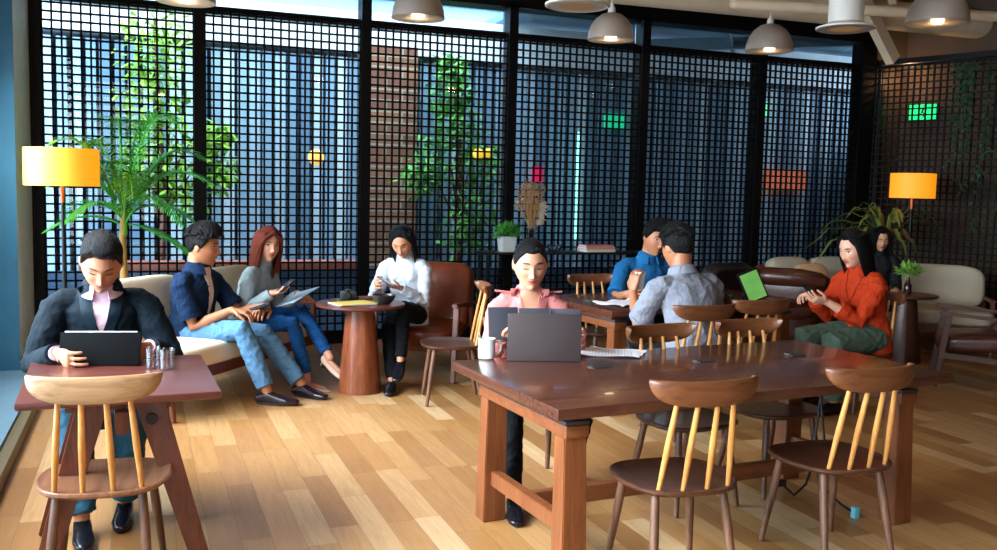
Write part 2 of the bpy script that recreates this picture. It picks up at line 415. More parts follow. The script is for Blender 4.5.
tree('tall lime green tree beyond the lattice above the palm',.2,11.3,[(0,0,3.3,.46),(-.05,0,2.75,.45),(.05,0,2.2,.42),(.25,0,1.7,.35),(-.2,0,1.9,.3),(.62,0,1.9,.24),(.65,0,2.3,.2)],leafmats[0],170,5)
tree('green and yellow tree beyond the lattice at the middle of the window wall',3.75,11.2,[(-.1,0,3.25,.22),(-.1,0,2.95,.33),(0,0,2.6,.3),(-.2,0,2.2,.4),(.3,0,2.1,.35),(-.5,0,1.9,.25),(.2,0,1.6,.4),(.1,0,1.2,.35)],leafmats[1],150,9)
b=B().sphere((3.95,11.0,2.0),.07).sphere((4.1,11.05,2.02),.06).build('lantern',glowing('lantern_yellow',(255,200,60),.9)); tag(b,'pair of yellow lantern globes hung in the middle outdoor tree','lantern')
# hanging plants on the right lattice
for k,(x,l,z) in enumerate([(1.02,.75,3.1),(1.22,1.5,3.12),(1.5,1.9,3.1)]):
    r=random.Random(40+k); o=thing('hanging_plant',['shortest dark trailing plant on the side lattice, nearest the exit sign','middle one of three dark trailing plants on the side lattice','longest dark trailing plant on the side lattice, farthest from the exit sign'][k],'plant'); place_on_rw(o,x,-.06,z)
    f=B(); s=B()
    for j in range(5):
        dx=r.uniform(-.14,.14); ll=l*r.uniform(.6,1); s.tube([(dx,0,0),(dx*1.2,-.03,-ll*.5),(dx*1.4,-.02,-ll)],.004,5)
        for i in range(int(ll*20)):
            a=r.random(); leaf(f.bm,V((dx*(1+.4*a)+r.gauss(0,.025),-.03+r.gauss(0,.02),-ll*a)),V((r.gauss(0,1),r.gauss(0,.5),-1)).normalized(),.07,.018,V((0,1,0)))
    s.build('stem',leafmats[2],o); f.build('foliage',leafmats[2],o,False)
# ------------------------------------------------------------------ ceiling services and pendants
pp=B().tube([(4.2,8.55,3.62),(10.5,8.3,3.62)],.16,20).build('ventilation_duct',M['pipe']); tag(pp,'wide beige duct running below the ceiling along the window wall','duct')
pp=B().tube([(5.0,7.2,3.27),(9.8,6.4,3.36)],.05,12).build('ceiling_pipe',M['pipe']); tag(pp,'thin cream pipe under the ceiling above the round white downlight','pipe')
pp=B().tube([(6.2,5.6,3.6),(9.6,5.0,3.5)],.09,14).build('ceiling_pipe',M['pipe']); tag(pp,'thick cream pipe under the ceiling behind the nearest dome pendant','pipe')
bb=B().bar((6.9,8.1,4.12),(7.85,8.25,3.1),.1,.14).bar((6.6,7.4,4.12),(7.3,7.7,3.6),.08,.1).build('diagonal_brace',M['pipe'],None,False); tag(bb,'cream steel brace slanting down to the corner post','beam')
WB=glowing('warm_bulb',(255,214,160),.2)
def pendant(lbl,loc,r,top=4.2):
    o=thing('dome_pendant',lbl,'pendant lamp',loc,0,'aluminium dome pendant lamps')
    prof=[(r,0),(r*.985,.10*r),(r*.95,.32*r),(r*.86,.58*r),(r*.68,.84*r),(r*.42,1.04*r),(r*.16,1.12*r)]
    inn=[(a*.97,z-.004) for a,z in prof[::-1]]
    B().lathe(prof+inn+[(r*.99,-.004)],n=40).build('shade',M['pend'],o)
    h=prof[-1][1]; B().lathe([(.03,h),(.032,h+.03),(.02,h+.06),(.01,h+.08)],n=16).build('cap',M['pend_in'],o)
    B().tube([(0,0,h+.06),(0,0,top-loc[2])],.005,6).build('cord',M['pend_in'],o)
    B().sphere((0,0,.72*r),.022).build('bulb',WB,o); return o
P0=[((2.0,7.0,2.85),.205,'dome pendant lamp above the woman in the white turtleneck'),((3.66,7.0,2.82),.195,'dome pendant lamp hanging above the dried flowers'),((5.62,7.5,2.94),.225,'dome pendant lamp farthest along the window wall'),
    ((6.15,6.0,3.01),.25,'dome pendant lamp above the right drum lamp, cropped by the top edge'),((.27,6.0,2.635),.175,'dome pendant lamp cropped by the top edge above the sofa')]
for l,r,lb in P0: pendant(lb,l,r)
def downlight(lbl,loc,r,h):
    o=thing('ceiling_downlight',lbl,'ceiling lamp',loc)
    B().lathe([(r,0),(r,.012),(r*.72,.03),(r*.6,.05),(r*.6,h),(r*.45,h)],n=40).build('housing',M['pend_in'],o)
    B().lathe([(r*.97,-.002),(r*.93,-.006),(r*.86,-.002),(r*.86,.001)],n=40).build('trim_ring',M['pend'],o)
    B().lathe([(r*.55,-.004),(r*.001,-.004),(.001,.002),(r*.55,.002)],n=30).build('lens',glowing('lens_warm',(255,200,140),.12,(160,150,140)),o)
    return o
downlight('white cylinder downlight with a wide flange under the ceiling',(5.21,6.0,2.885),.225,1.3)
downlight('flat round white downlight cropped by the top edge',(2.63,5.5,2.74),.21,1.4)

# ------------------------------------------------------------------ furniture
def make_chair(label,loc,rotz,seatm,legm,railm,spm,group='spindle back dining chairs'):
    t=thing('dining_chair',label,'chair',loc,rotz,None)
    # seat: rounded shield outline, slightly dished
    n=40; top=[];bot=[]
    def outline(a,k=1.0):
        c,s=math.cos(a),math.sin(a); hw=.24; hd=.225
        x=math.copysign(abs(c)**.62,c)*hw; y=math.copysign(abs(s)**.7,s)*hd
        if y<0: x*=1-.10*(-y/hd)
        return x*k,y*k
    rr=[]
    for k,z in ((0.0,.419),(.5,.421),(.85,.427),(.97,.4375),(1.0,.434),(1.0,.424),(.95,.413),(.6,.408),(0,.408)):
        rr.append([V((*outline(2*PI*i/n,max(k,.01)),z)) for i in range(n)])
    B().rings(rr).build('seat',seatm,t)
    for sx,sy,ex,ey in ((-.15,.135,-.195,.19),(.15,.135,.195,.19),(-.145,-.13,-.18,-.215),(.145,-.13,.18,-.215)):
        B().tube([(sx,sy,.417),(sx+(ex-sx)*.4,sy+(ey-sy)*.4,.25),(ex,ey,.003)],[.0165,.0185,.0125],12,False).build('leg',legm,t)
    for i,x in enumerate((-.15,-.052,.052,.15)):
        B().tube([(x,-.175+.012*(abs(x)>.1),.417),(x*.9,-.21+.014*(abs(x)>.1),.60),(x*.78,-.252+.02*(abs(x)>.1),.805)],[.009,.013,.009],10,False).build('spindle',spm,t)
    b=B(); secs=[]
    N=22
    for i in range(N+1):
        u=-1+2*i/N; x=.222*math.sin(u*PI/2*.98); y=-.268+.07*u*u
        h=.042*(1-abs(u)**3.0)+.009; zc=.828+.016*u*u+(.036-h)*.6
        ang=math.atan2(2*.07*u,.222); nx=V((-math.sin(ang),math.cos(ang),0))
        secs.append((V((x,y,zc)),nx*.0125,V((0,-.12,1)).normalized()*h))
    b.loft(secs,14,3.0,False).build('backrest',railm,t)
    return t
K=dict(n=(M['walnut_y'],M['legwood'],M['rail'],M['honey']),l=(M['seat_sunlit'],M['legwood'],M['rail_sunlit'],M['honey']))
chA=make_chair('spindle chair in sunlit wood colours in front of the small table with the suited man',(-.135,3.75,0),-6*DEG,*K['l'])
chB=make_chair('spindle back chair with honey rods nearest us at the middle of the long table',(1.985,3.13,0),-4*DEG,*K['n'])
def rc(lbl,x,y,r): return dup(chB,(x,y,0),r*DEG,lbl)
rc('spindle back chair with honey rods nearest the hanging cable',2.80,3.17,0)
rc('spindle back chair on the far side of the long table, beside the loose white sheet',2.56,3.95,188)
rc('spindle back chair on the far side of the long table, between the two outlet plates',3.15,4.03,184)
rc('spindle back chair right behind the man in the grey shirt',3.30,5.14,0)
rc('spindle back chair in front of the green tablet screen',3.87,5.33,0)
rc('empty spindle back chair on the far side of the rear table, behind the papers',3.53,6.72,184)
rc('spindle back chair the woman in the orange jacket sits on',4.96,5.40,92)
rc('empty spindle back chair turned sideways between the armchair and the woman in pink',2.12,6.40,78)
rc('spindle back chair the woman in the pink jacket sits on',1.94,4.43,180)
# long tables
def long_table(label,loc,rotz,Lx,Wy,ov=.1):
    t=thing('communal_table',label,'table',loc,rotz)
    B().box(V((0,0,.7175)),(Lx,Wy,.045),0,.006).build('tabletop',M['table'],t)
    for s in (-1,1):
        xc=s*(Lx/2-ov-.07) if s>0 else -(Lx/2-ov-.05)
        fr=B().box(V((xc,0,.615)),(.105,Wy*.80,.05),0,.004).build('end_rail',M['tedge'],t)
        B().box(V((xc,0,.65)),(.11,Wy*.80,.014),0,.002).build('rail_strip',M['dark_strip'],t)
        B().box(V((xc,0,.676)),(.1,Wy*.7,.04),0).build('spacer_block',M['tedge'],t)
        for q in (-1,1):
            y0=q*Wy*.345; b=B()
            b.bar((xc,y0,.59),(xc-s*.0,q*Wy*.36,.001),.10,.085,.004,V((0,1,0)),.115,.10)
            b.build('leg',M['tleg'],t)
        B().bar((xc,-Wy*.33,.21),(xc,Wy*.33,.21),.05,.07,.004).build('crossbar',M['tleg'],t)
    B().bar((-(Lx/2-ov-.07),0,.205),((Lx/2-ov-.07),0,.205),.045,.075,.004).build('stretcher',M['tedge'],t)
    return t
LT=long_table('long dark wood table with the open laptop and white mug on it',(2.475,3.69,0),4*DEG,2.13,1.05)
LT2=long_table('second long dark wood table behind, with the green tablet and the spread papers',(3.92,6.25,0),6.5*DEG,1.9,1.0)
def on_lt(x,y,z=0.74): return LT_M@V((x,y,z))
LT_M=Matrix.Translation((2.487,3.716,0))@Matrix.Rotation(6*DEG,4,'Z')
for i,(x,y) in enumerate([(1.995,3.81),(2.575,3.825),(3.165,3.88)]):
    o=thing('outlet_plate',['flat metal outlet plate in the table top nearest the laptop','flat metal outlet plate in the middle of the long table top','flat metal outlet plate in the long table top, farthest from the laptop'][i],'outlet',(x,y,.7402),6*DEG)
    B().box(V((0,0,.001)),(.10,.062,.002),0).build('plate',M['dark_strip'],o,False)
    B().box(V((0,.0,.0025)),(.088,.05,.0015),0).build('lid',plain('plate_lid',(70,66,68),.25,.6),o,False)
    B().box(V((-.046,.012,.0028)),(.012,.03,.002)).build('latch',M['steel'],o,False)
# small table of the suited man
def side_table(loc,rotz):
    t=thing('small_table','small reddish wood table under the suited man\'s tablet and two water glasses','table',loc,rotz)
    B().box(V((0,0,.735)),(.72,.84,.032),0,.012).build('tabletop',M['reddish'],t)
    for y in (-.24,.24):
        for s in (-1,1):
            B().bar((s*.10,y*.9,.70),(s*.30,y*1.2,.002),.11,.045,.004,V((0,1,0)),.07,.04).build('leg',M['reddish_leg'],t)
        B().bar((-.2,y*.9,.69),(.2,y*.9,.69),.05,.06,.004).build('rail',M['reddish_leg'],t)
        o=B().tube([(.11,y*.95-.035,.62),(.11,y*.95+.035,.62)],.022,14,False).build('bolt',M['black_metal'],t)
    B().bar((0,-.3,.62),(0,.3,.62),.05,.09,.004).build('beam',M['reddish_leg'],t)
    return t
side_table((-.085,4.09,0),2*DEG)
def round_table(label,loc,h,r,rb,rt,mat,topm,name='round_table'):
    t=thing(name,label,'table',loc)
    B().lathe([(r-.015,h-.028),(r,h-.018),(r,h-.006),(r-.006,h),(0,h)],n=48).build('tabletop',topm,t)
    b=B(); n=48; rr=[]
    for k in range(9):
        f=k/8; rad=rb+(rt-rb)*f; rr.append([V((math.cos(2*PI*i/n)*rad*(1+.012*math.cos(8*2*PI*i/n)),math.sin(2*PI*i/n)*rad*(1+.012*math.cos(8*2*PI*i/n)),.002+(h-.03)*f)) for i in range(n)])
    b.rings(rr).build('pedestal',mat,t); return t
round_table('round table with a tapering cone pedestal and a yellow folder on top',(1.55,6.88,0),.68,.335,.165,.105,M['cone'],M['reddish'])
round_table('small dark round table holding a leafy sprig in a dark bottle',(6.85,6.85,0),.655,.29,.17,.10,M['walnut'],M['walnut'])
# sofas
def sofa(label,loc,rotz,W,cush,name='sofa',seats=2,depth=.78):
    t=thing(name,label,'sofa',loc,rotz)
    wd=M['reddish_leg']; f=B()
    f.bar((-W/2+.02,depth/2-.05,.27),(W/2-.02,depth/2-.05,.27),.05,.085,.006).bar((-W/2+.02,-depth/2+.1,.25),(W/2-.02,-depth/2+.1,.25),.05,.08,.006)
    f.bar((-W/2+.04,-depth/2+.1,.26),(-W/2+.04,depth/2-.05,.28),.06,.07,.006).bar((W/2-.04,-depth/2+.1,.26),(W/2-.04,depth/2-.05,.28),.06,.07,.006)
    f.bar((-W/2+.04,-depth/2-.06,.74),(W/2-.04,-depth/2-.06,.74),.04,.07,.006)
    f.build('frame',wd,t)
    for x in (-W/2+.05,W/2-.05):
        B().tube([(x,depth/2-.06,.27),(x,depth/2-.02,.004)],[.024,.016],12,False).build('leg',wd,t)
        B().tube([(x,-depth/2+.1,.27),(x,-depth/2+.02,.004)],[.024,.016],12,False).build('leg',wd,t)
        B().bar((x,-depth/2+.06,.28),(x,-depth/2-.09,.76),.04,.05,.006).build('back_post',wd,t)
        B().bar((x,-depth/2-.02,.545),(x,depth/2-.08,.56),.055,.03,.01).build('arm_rail',wd,t)
        B().bar((x,depth/2-.12,.28),(x,depth/2-.12,.56),.04,.04,.006).build('arm_post',wd,t)
    B().cushion(V((0,.02,.375)),(W-.02,depth-.06,.17),p=6).build('seat_cushion',cush,t)
    w=(W-.1)/seats
    for i in range(seats):
        B().cushion(V((-W/2+.05+w*(i+.5),-depth/2+.1,.64)),(w-.01,.2,.47),0,12*DEG,p=4.2).build('back_cushion',cush,t)
    return t
sofa('cream cushioned wooden sofa with the couple sitting on it',(.53,7.28,0),-128*DEG,2.15,M['cream'])
sofa('oatmeal sofa against the window wall behind the woman in orange',(7.2,8.38,0),180*DEG,1.25,M['creamR'])
sofa('oatmeal sofa beside the brown leather armchair at the side wall',(7.75,7.35,0),139*DEG,1.1,M['creamR'],seats=1)
o=B().cushion(V((6.82,8.17,.66)),(.42,.14,.38),170*DEG,14*DEG,p=3).build('throw_pillow',fabric('peach_fabric',(206,160,120),.9)); tag(o,'peach pillow leaning on the oatmeal sofa by the window wall','pillow')
# armchairs
def armchair(label,loc,rotz,lea,wd,backh=.88):
    t=thing('leather_armchair',label,'armchair',loc,rotz)
    B().cushion(V((0,.03,.37)),(.60,.60,.16),0,-4*DEG,p=5).build('seat_cushion',lea,t)
    B().cushion(V((0,-.29,.62)),(.64,.19,.60),0,20*DEG,p=7).build('back_cushion',lea,t)
    B().bar((-.31,.27,.27),(.31,.27,.27),.04,.07,.005).bar((-.31,-.27,.25),(.31,-.27,.25),.04,.06,.005).build('frame',wd,t)
    for s in (-1,1):
        B().bar((s*.345,.33,.004),(s*.345,.25,.60),.035,.045,.005,w1=.045,h1=.05).build('front_leg',wd,t)
        B().bar((s*.345,-.36,.004),(s*.345,-.2,.56),.035,.045,.005).build('rear_leg',wd,t)
        B().bar((s*.345,.33,.625),(s*.345,-.36,.575),.055,.028,.01,w1=.04).build('armrest',wd,t)
        B().bar((s*.345,.28,.27),(s*.345,-.29,.24),.03,.05,.005).build('side_rail',wd,t)
    B().bar((-.3,-.41,.78),(.3,-.41,.78),.03,.08,.005).build('back_slat',wd,t)
    return t
armchair('brown leather armchair the woman in the white turtleneck sits in',(2.22,7.42,0),146*DEG,M['leather'],M['reddish_leg'])
armchair('dark brown leather armchair cut by the right edge of the picture',(6.68,5.85,0),46*DEG,M['leather_dk'],M['walnut_y'])
armchair('black armchair with brown frame behind the grey shirted man\'s shoulder, left of the club chair',(5.12,7.75,0),15*DEG,leather('black_leather',(22,20,22),.4),M['reddish_leg'])
# plump leather club chair behind rear table
t=thing('club_chair','glossy dark leather club chair with a fat rolled back, behind the green tablet','armchair',(6.0,7.5,0),-50*DEG)
B().tube([(-.34,.28,.62),(-.36,-.05,.70),(-.32,-.28,.76),(-.16,-.35,.79),(.16,-.35,.79),(.32,-.28,.76),(.36,-.05,.70),(.34,.28,.62)],.09,16).build('rolled_back',M['leather_dk'],t)
B().cushion(V((0,-.03,.34)),(.72,.66,.46),p=5).build('seat_base',M['leather_dk'],t)
B().cushion(V((0,-.30,.58)),(.64,.18,.40),p=4).build('back_panel',M['leather_dk'],t)
for x in (-.27,.27):
    for y in (-.27,.22): B().tube([(x,y,.2),(x,y,.004)],.02,10,False).build('leg',M['walnut'],t)
# console with things on it
t=thing('console_table','narrow black console along the lattice holding the plant, flowers, bowl and books','table',(4.15,8.72,0))
B().box(V((0,0,.925)),(1.95,.3,.022),0,.003).build('shelf_top',M['black_metal'],t)
B().box(V((0,0,.32)),(1.95,.28,.02),0,.003).build('lower_shelf',M['black_metal'],t)
for x in (-.94,.94):
    for y in (-.12,.12): B().box(V((x,y,.46)),(.025,.025,.91)).build('leg',M['black_metal'],t)
CZ=.936
def lamp(label,loc,r,h,ztop,glow,pole):
    t=thing('floor_lamp',label,'floor lamp',loc)
    zt=ztop
    
    b=B(); n=48; rr=[]
    for a,z in ((r,zt-h),(r,zt),(r*.98,zt),(r*.98,zt-h)): rr.append([V((a*math.cos(2*PI*i/n),a*math.sin(2*PI*i/n),z)) for i in range(n)])
    b.rings(rr,cap=False,closed=True).build('lamp_shade',glow,t)
    B().tube([(0,0,.02),(0,0,zt-h-.12)],.011,12,False).build('pole',M['black_metal'],t)
    B().tube([(0,0,zt-h-.12),(0,0,zt-h*.5)],.014,12,False).build('pole_sleeve',pole,t)
    B().lathe([(.14,.002),(.14,.015),(.02,.025),(0.011,.03)],n=32).build('base',M['black_metal'],t)
    b=B()
    for k in range(3):
        a=k*2*PI/3; b.tube([(0,0,zt-h*.5),(r*.98*math.cos(a),r*.98*math.sin(a),zt-h*.5)],.004,6)
    b.build('spider',M['black_metal'],t)
    B().sphere((0,0,zt-h*.38),.035).build('bulb',glowing('lamp_bulb_'+str(int(loc[0])),(255,200,120),6),t)
    return t
sh1=glowing('lampshade_orange',(255,166,18),.8,(240,170,60),.12)
polem=plain('copper_pole',(200,110,50),.4,.3)
lamp('floor lamp with an orange yellow drum shade beside the tall palm',(-.52,7.35,0),.25,.265,1.775,sh1,polem)
lamp('floor lamp with an orange drum shade above the spiky plant at the side wall',(7.95,7.95,0),.235,.27,1.845,glowing('lampshade_amber',(255,150,16),.95,(240,150,50),.12),polem)

# ------------------------------------------------------------------ plants
palm_m=[plain('palm_leaf',(70,164,60),.45),plain('palm_leaf_light',(120,180,50),.45)]
def frond(parent,base,az,ln,rise,droop,mat,seed,nl=36,lw=.0095,ll=.25):
    r=random.Random(seed); pts=[]
    d=V((math.cos(az),math.sin(az),0))
    for i in range(13):
        f=i/12; pts.append(V(base)+d*ln*(f*.75+.25*f*f)+V((0,0,rise*math.sin(f*PI*.62)-droop*f**2.4)))
    b=B(); b.tube(pts,[.009-.006*i/12 for i in range(13)],6)
    for i in range(nl):
        f=.16+.84*i/(nl-1); k=f*12; a=min(int(k),11); p=pts[a].lerp(pts[a+1],k-a); tan=(pts[a+1]-pts[a]).normalized()
        side=tan.cross(V((0,0,1))).normalized(); up=side.cross(tan)
        L_=ll*math.sin(PI*(.12+.86*f))**.6*r.uniform(.88,1.08)
        for s in (-1,1):
            dd=(side*s*.95+tan*.6+up*.18+V((0,0,-.12*r.random()))).normalized()
            q=p; w=lw; prev=None; rows=[]
            for j in range(4):
                g=j/3; c=p+dd*L_*g+V((0,0,-.10*L_*g*g*2)); n=dd.cross(V((0,0,1))).normalized()
                ww=w*(1-g)**.7*(.6 if j==0 else 1)
                rows.append((b.bm.verts.new(c+n*ww+V((0,0,ww*.3))),b.bm.verts.new(c),b.bm.verts.new(c-n*ww+V((0,0,ww*.3)))) if j<3 else (b.bm.verts.new(c),))
            for j in range(2):
                A,C=rows[j],rows[j+1]; b.bm.faces.new((A[0],A[1],C[1],C[0])); b.bm.faces.new((A[1],A[2],C[2],C[1]))
            A,C=rows[2],rows[3]; b.bm.faces.new((A[0],A[1],C[0])); b.bm.faces.new((A[1],A[2],C[0]))
    return b.build('frond',mat,parent,False)
t=thing('potted_palm','tall green palm with feathery fronds behind the suited man beside the sofa','plant',(-.13,7.7,0))
B().lathe([(.13,.0),(.17,.3),(.175,.36),(.16,.36),(.15,.3),(.001,.3)],n=32).build('pot',M['black_plastic'],t)
B().tube([(0,0,.3),(.01,.01,.7),(0,0,1.1),(.01,0,1.32)],[.034,.03,.026,.022],12).build('trunk',plain('palm_trunk',(176,130,60),.7),t)
B().tube([(.01,0,1.15),(.01,0,1.45)],[.027,.014],12).build('crownshaft',palm_m[1],t)
for i,(az,ln,ri,dr) in enumerate([(178,.50,.66,.0),(15,.62,.62,.05),(60,.40,.80,.0),(100,.3,.80,.0),(140,.40,.66,.1),(-15,.66,.42,.12),(190,.52,.36,.12),(-40,.55,.35,.30),(-80,.40,.5,.25),(-110,.4,.55,.2),(215,.5,.22,.22),(5,.60,.20,.30),(75,.5,.4,.3),(-30,.42,.76,.0),(172,.55,.12,.16),(-8,.5,.0,.25)]):
    frond(t,(.01,0,1.2+.015*i%.1),az*DEG,ln,ri,dr,palm_m[0] if i%4 else palm_m[1],i)
# arching blade plant at the side wall
bl=[plain('blade_leaf',(120,126,58),.5),plain('blade_leaf_dark',(62,84,44),.5)]
t=thing('arching_plant','large plant with long arching yellow green blades beneath the right drum lamp','plant',(7.86,8.22,0))
B().lathe([(.15,.0),(.2,.36),(.205,.42),(.19,.42),(.18,.36),(.001,.36)],n=32).build('pot',M['black_plastic'],t)
B().tube([(0,0,.36),(.02,0,.8),(0,0,1.15)],[.03,.025,.02],10).build('trunk',M['legwood'],t)
rr_=random.Random(12)
for i in range(34):
    az=rr_.uniform(0,2*PI); el=rr_.uniform(.25,1.35); L_=rr_.uniform(.6,1.0); b=B(); d=V((math.cos(az),math.sin(az),0)); rows=[]; s=V((-d.y,d.x,0))
    for j in range(10):
        f=j/9; w=.026*math.sin(PI*min(1,f*.8+.12))**.8*(1 if f<.98 else .1)
        c=V((0,0,rr_.uniform(1.08,1.16)))+d*L_*f*math.cos(el)*1.1+V((0,0,L_*math.sin(el)*f-.62*L_*f**2.6))
        rows.append((b.bm.verts.new(c-s*w+V((0,0,w*.4))),b.bm.verts.new(c),b.bm.verts.new(c+s*w+V((0,0,w*.4)))))
    for A,C in zip(rows,rows[1:]): b.bm.faces.new((A[0],A[1],C[1],C[0])); b.bm.faces.new((A[1],A[2],C[2],C[1]))
    b.build('leaf_blade',bl[i%3==0],t,True)
def bush(parent,c,r,n,mat,seed,l=(.05,.09),name='foliage',flat=.8):
    rnd=random.Random(seed); f=B()
    for _ in range(n):
        d=V((rnd.gauss(0,1),rnd.gauss(0,1),abs(rnd.gauss(0,.9)))).normalized(); p=V(c)+V((d.x*r*.6,d.y*r*.6,d.z*r*flat*.7))*rnd.random()**.5
        leaf(f.bm,p,(d+V((rnd.gauss(0,.4),rnd.gauss(0,.4),rnd.gauss(0,.4)))).normalized(),rnd.uniform(*l),rnd.uniform(.012,.02),V((0,0,1)))
    return f.build(name,mat,parent,False)
t=thing('potted_plant','small bushy green plant in a white square pot on the console','plant',(3.45,8.7,CZ+.001))
b=B(); b.bar((0,0,0),(0,0,.155),.13,.13,.006,V((0,1,0)),.16,.16); b.build('pot',plain('white_pot',(214,218,216),.6),t)
B().box(V((0,0,.152)),(.13,.13,.006)).build('soil',plain('soil',(50,38,30),.9),t)
bush(t,(0,0,.16),.2,190,plain('pot_leaf',(76,160,60),.5),4)
# dried flowers in a glass vase
t=thing('dried_flower_vase','tall glass vase of tan dried flowers with a white plume on the console','vase',(3.73,8.72,CZ+.001))
B().lathe([(.04,0),(.05,.01),(.045,.1),(.05,.2),(.055,.24),(.05,.24),(.042,.1),(.04,.015),(.001,.012)],n=24).build('vase',clear_glass('vase_glass'),t)
st=B(); hd=B(); rnd=random.Random(8); wh=B()
for i in range(46):
    a=rnd.uniform(0,2*PI); s=rnd.random()**.6; tx=math.cos(a)*.15*s-.03; ty=math.sin(a)*.08*s; tz=rnd.uniform(.42,.68)
    st.tube([(math.cos(a)*.015,math.sin(a)*.015,.02),(tx*.2,ty*.2,.25),(tx,ty,tz)],.0022,5)
    for _ in range(14):
        p=V((tx,ty,tz))+V((rnd.gauss(0,.018),rnd.gauss(0,.018),rnd.gauss(0,.03))); leaf(hd.bm,p,V((rnd.gauss(0,1),rnd.gauss(0,1),1.2)).normalized(),.03,.005,V((0,1,0)))
st.build('stems',plain('dry_stem',(190,146,84),.8),t); hd.build('dried_heads',plain('dry_heads',(186,142,92),.9),t,False)['kind']='stuff'
for i in range(220):
    f=rnd.random(); p=V((.075+.02*math.sin(f*3),-.02,.30+.22*f))+V((rnd.gauss(0,.018),rnd.gauss(0,.014),0)); leaf(wh.bm,p,V((rnd.gauss(0,.6),rnd.gauss(0,.6),-1)).normalized(),.05,.005,V((0,1,0)))
wh.build('white_plume',plain('plume_white',(214,200,180),.9),t,False)
fl=B()
for x,z in ((-.17,.50),(.13,.50),(.15,.46),(-.12,.53)):
    fl.sphere((x,-.02,z),.018,n=8); fl.tube([(0,0,.2),(x*.6,-.01,z-.12),(x,-.02,z)],.0018,5)
fl.build('cotton_heads',plain('cotton',(206,178,156),.9),t)
t=tag(B().lathe([(.03,0),(.06,.01),(.075,.05),(.078,.075),(.072,.075),(.068,.05),(.05,.018),(.001,.014)],(3.98,8.7,CZ+.001),28).build('glass_bowl',clear_glass('bowl_glass')),'low clear glass bowl on the console between flowers and books','bowl')
for i,(w,d,h,c,l) in enumerate([(.34,.22,.028,(226,214,196),'cream book at the bottom of the stack on the console'),(.335,.21,.022,(206,150,120),'tan book in the middle of the stack on the console'),(.32,.2,.018,(214,128,118),'coral book on top of the stack on the console')]):
    t=thing('book',l,'book',(4.46,8.7,CZ+.001+[0,.029,.052][i]),(3-2*i)*DEG,None)
    B().box(V((0,0,h*.5)),(w-.008,d-.008,h-.006)).build('pages',M['paper'],t,False)
    b=B(); b.box(V((0,0,h-.0015)),(w,d,.003)).box(V((0,0,.0015)),(w,d,.003)).box(V((0,-d/2+.0015,h/2)),(w,.003,h)); b.build('cover',plain('book_cover_%d'%i,c,.7),t,False)
for i,x in enumerate((3.47,3.60)):
    t=thing('tealight',['left one of two tealights glowing on the lower console shelf','right one of two tealights glowing on the lower console shelf'][i],'candle',(x,8.62,.332))
    B().lathe([(.03,0),(.035,.05),(.031,.05),(.027,.01),(.001,.01)],n=20).build('holder',clear_glass('candle_glass%d'%i),t)
    B().sphere((0,0,.035),.012,1,1,1.6,10).build('flame',glowing('flame%d'%i,(255,220,150),5),t)
# leafy sprig in bottle on the small round table
t=thing('sprig_bottle','fresh green leafy sprig in a small dark bottle on the round side table','vase',(6.82,6.80,.656))
B().lathe([(.03,0),(.034,.02),(.034,.09),(.018,.12),(.016,.15),(.02,.155),(.001,.155)],n=20).build('bottle',plain('dark_bottle',(52,24,26),.15),t)
B().tube([(0,0,.14),(.01,0,.2)],.004,6).build('stem',palm_m[0],t)
bush(t,(.01,0,.19),.17,120,plain('sprig_leaf',(120,176,70),.5),6)
# ------------------------------------------------------------------ small things
TG=glass_pane('tumbler_glass',(.98,.99,1),.16); TW=glass_pane('water_in_glass',(.96,.98,1),.12)
def glass(label,x,y,z,ih):
    t=thing('water_glass',label,'glass',(x,y,z),0,None)
    B().lathe([(.026,0),(.033,.004),(.035,.09),(.0325,.09),(.0305,.008),(.001,.006)],n=28).build('tumbler',TG,t)
    B().lathe([(.0300,.0085),(.0312,.055),(.001,.055)],n=28).build('water',TW,t); return t
glass('water glass nearer the tablet on the small table',.045,4.22,.7515,1); glass('water glass nearer the table edge on the small table',.10,4.17,.7515,2)
t=thing('tablet','black tablet in a folio case propped up by the suited man','tablet',(-.175,4.31,.7515),-12*DEG)
bb=B().box(V((0,.03,.072)),(.335,.012,.145),0,.004,(-20*DEG,0)); bb.build('case',plain('tablet_case',(4,5,8),.8,spec=.1),t)
B().box(V((0,.043,.073)),(.30,.004,.128),0,.001,(-20*DEG,0)).build('screen',plain('tablet_screen',(30,40,60),.1),t,False)
B().box(V((0,.056,.142)),(.30,.010,.006),0,.001,(-20*DEG,0)).build('edge_strip',M['steel'],t,False)
B().box(V((0,.09,.005)),(.30,.1,.008),0,.002).build('folio_flap',plain('folio',(24,24,30),.6),t)
t=thing('laptop','dark grey laptop seen from the back on the long table','laptop',(1.80,4.02,.741),-18*DEG)
lm=plain('laptop_shell',(62,50,50),.45)
B().box(V((0,.002,.113)),(.355,.008,.228),0,.003,(-6*DEG,0)).build('lid',lm,t)
B().box(V((0,.135,.008)),(.355,.24,.014),0,.004).build('base',lm,t)
B().box(V((0,.0185,.114)),(.335,.002,.208),0,0,(-6*DEG,0)).build('display',plain('laptop_display',(40,50,66),.15),t,False)
B().box(V((0,.15,.0158)),(.3,.12,.001)).build('keyboard',M['black_plastic'],t,False)
B().tube([(-.14,.008,.010),(.14,.008,.010)],.006,10,False).build('hinge',M['black_plastic'],t)
t=thing('mug','white mug with a spoon in it on the corner of the long table','mug',(1.555,4.15,.741))
B().lathe([(.036,0),(.041,.004),(.042,.098),(.0385,.098),(.0375,.008),(.001,.006)],n=32).build('body',M['white'],t)
B().tube([(.040,0,.078),(.062,-.003,.08),(.072,-.004,.06),(.07,-.004,.038),(.055,-.003,.022),(.040,0,.022)],.006,10).build('handle',M['white'],t)
B().tube([(-.01,.02,.03),(-.028,.03,.12)],.0025,8).build('spoon',M['steel'],t)
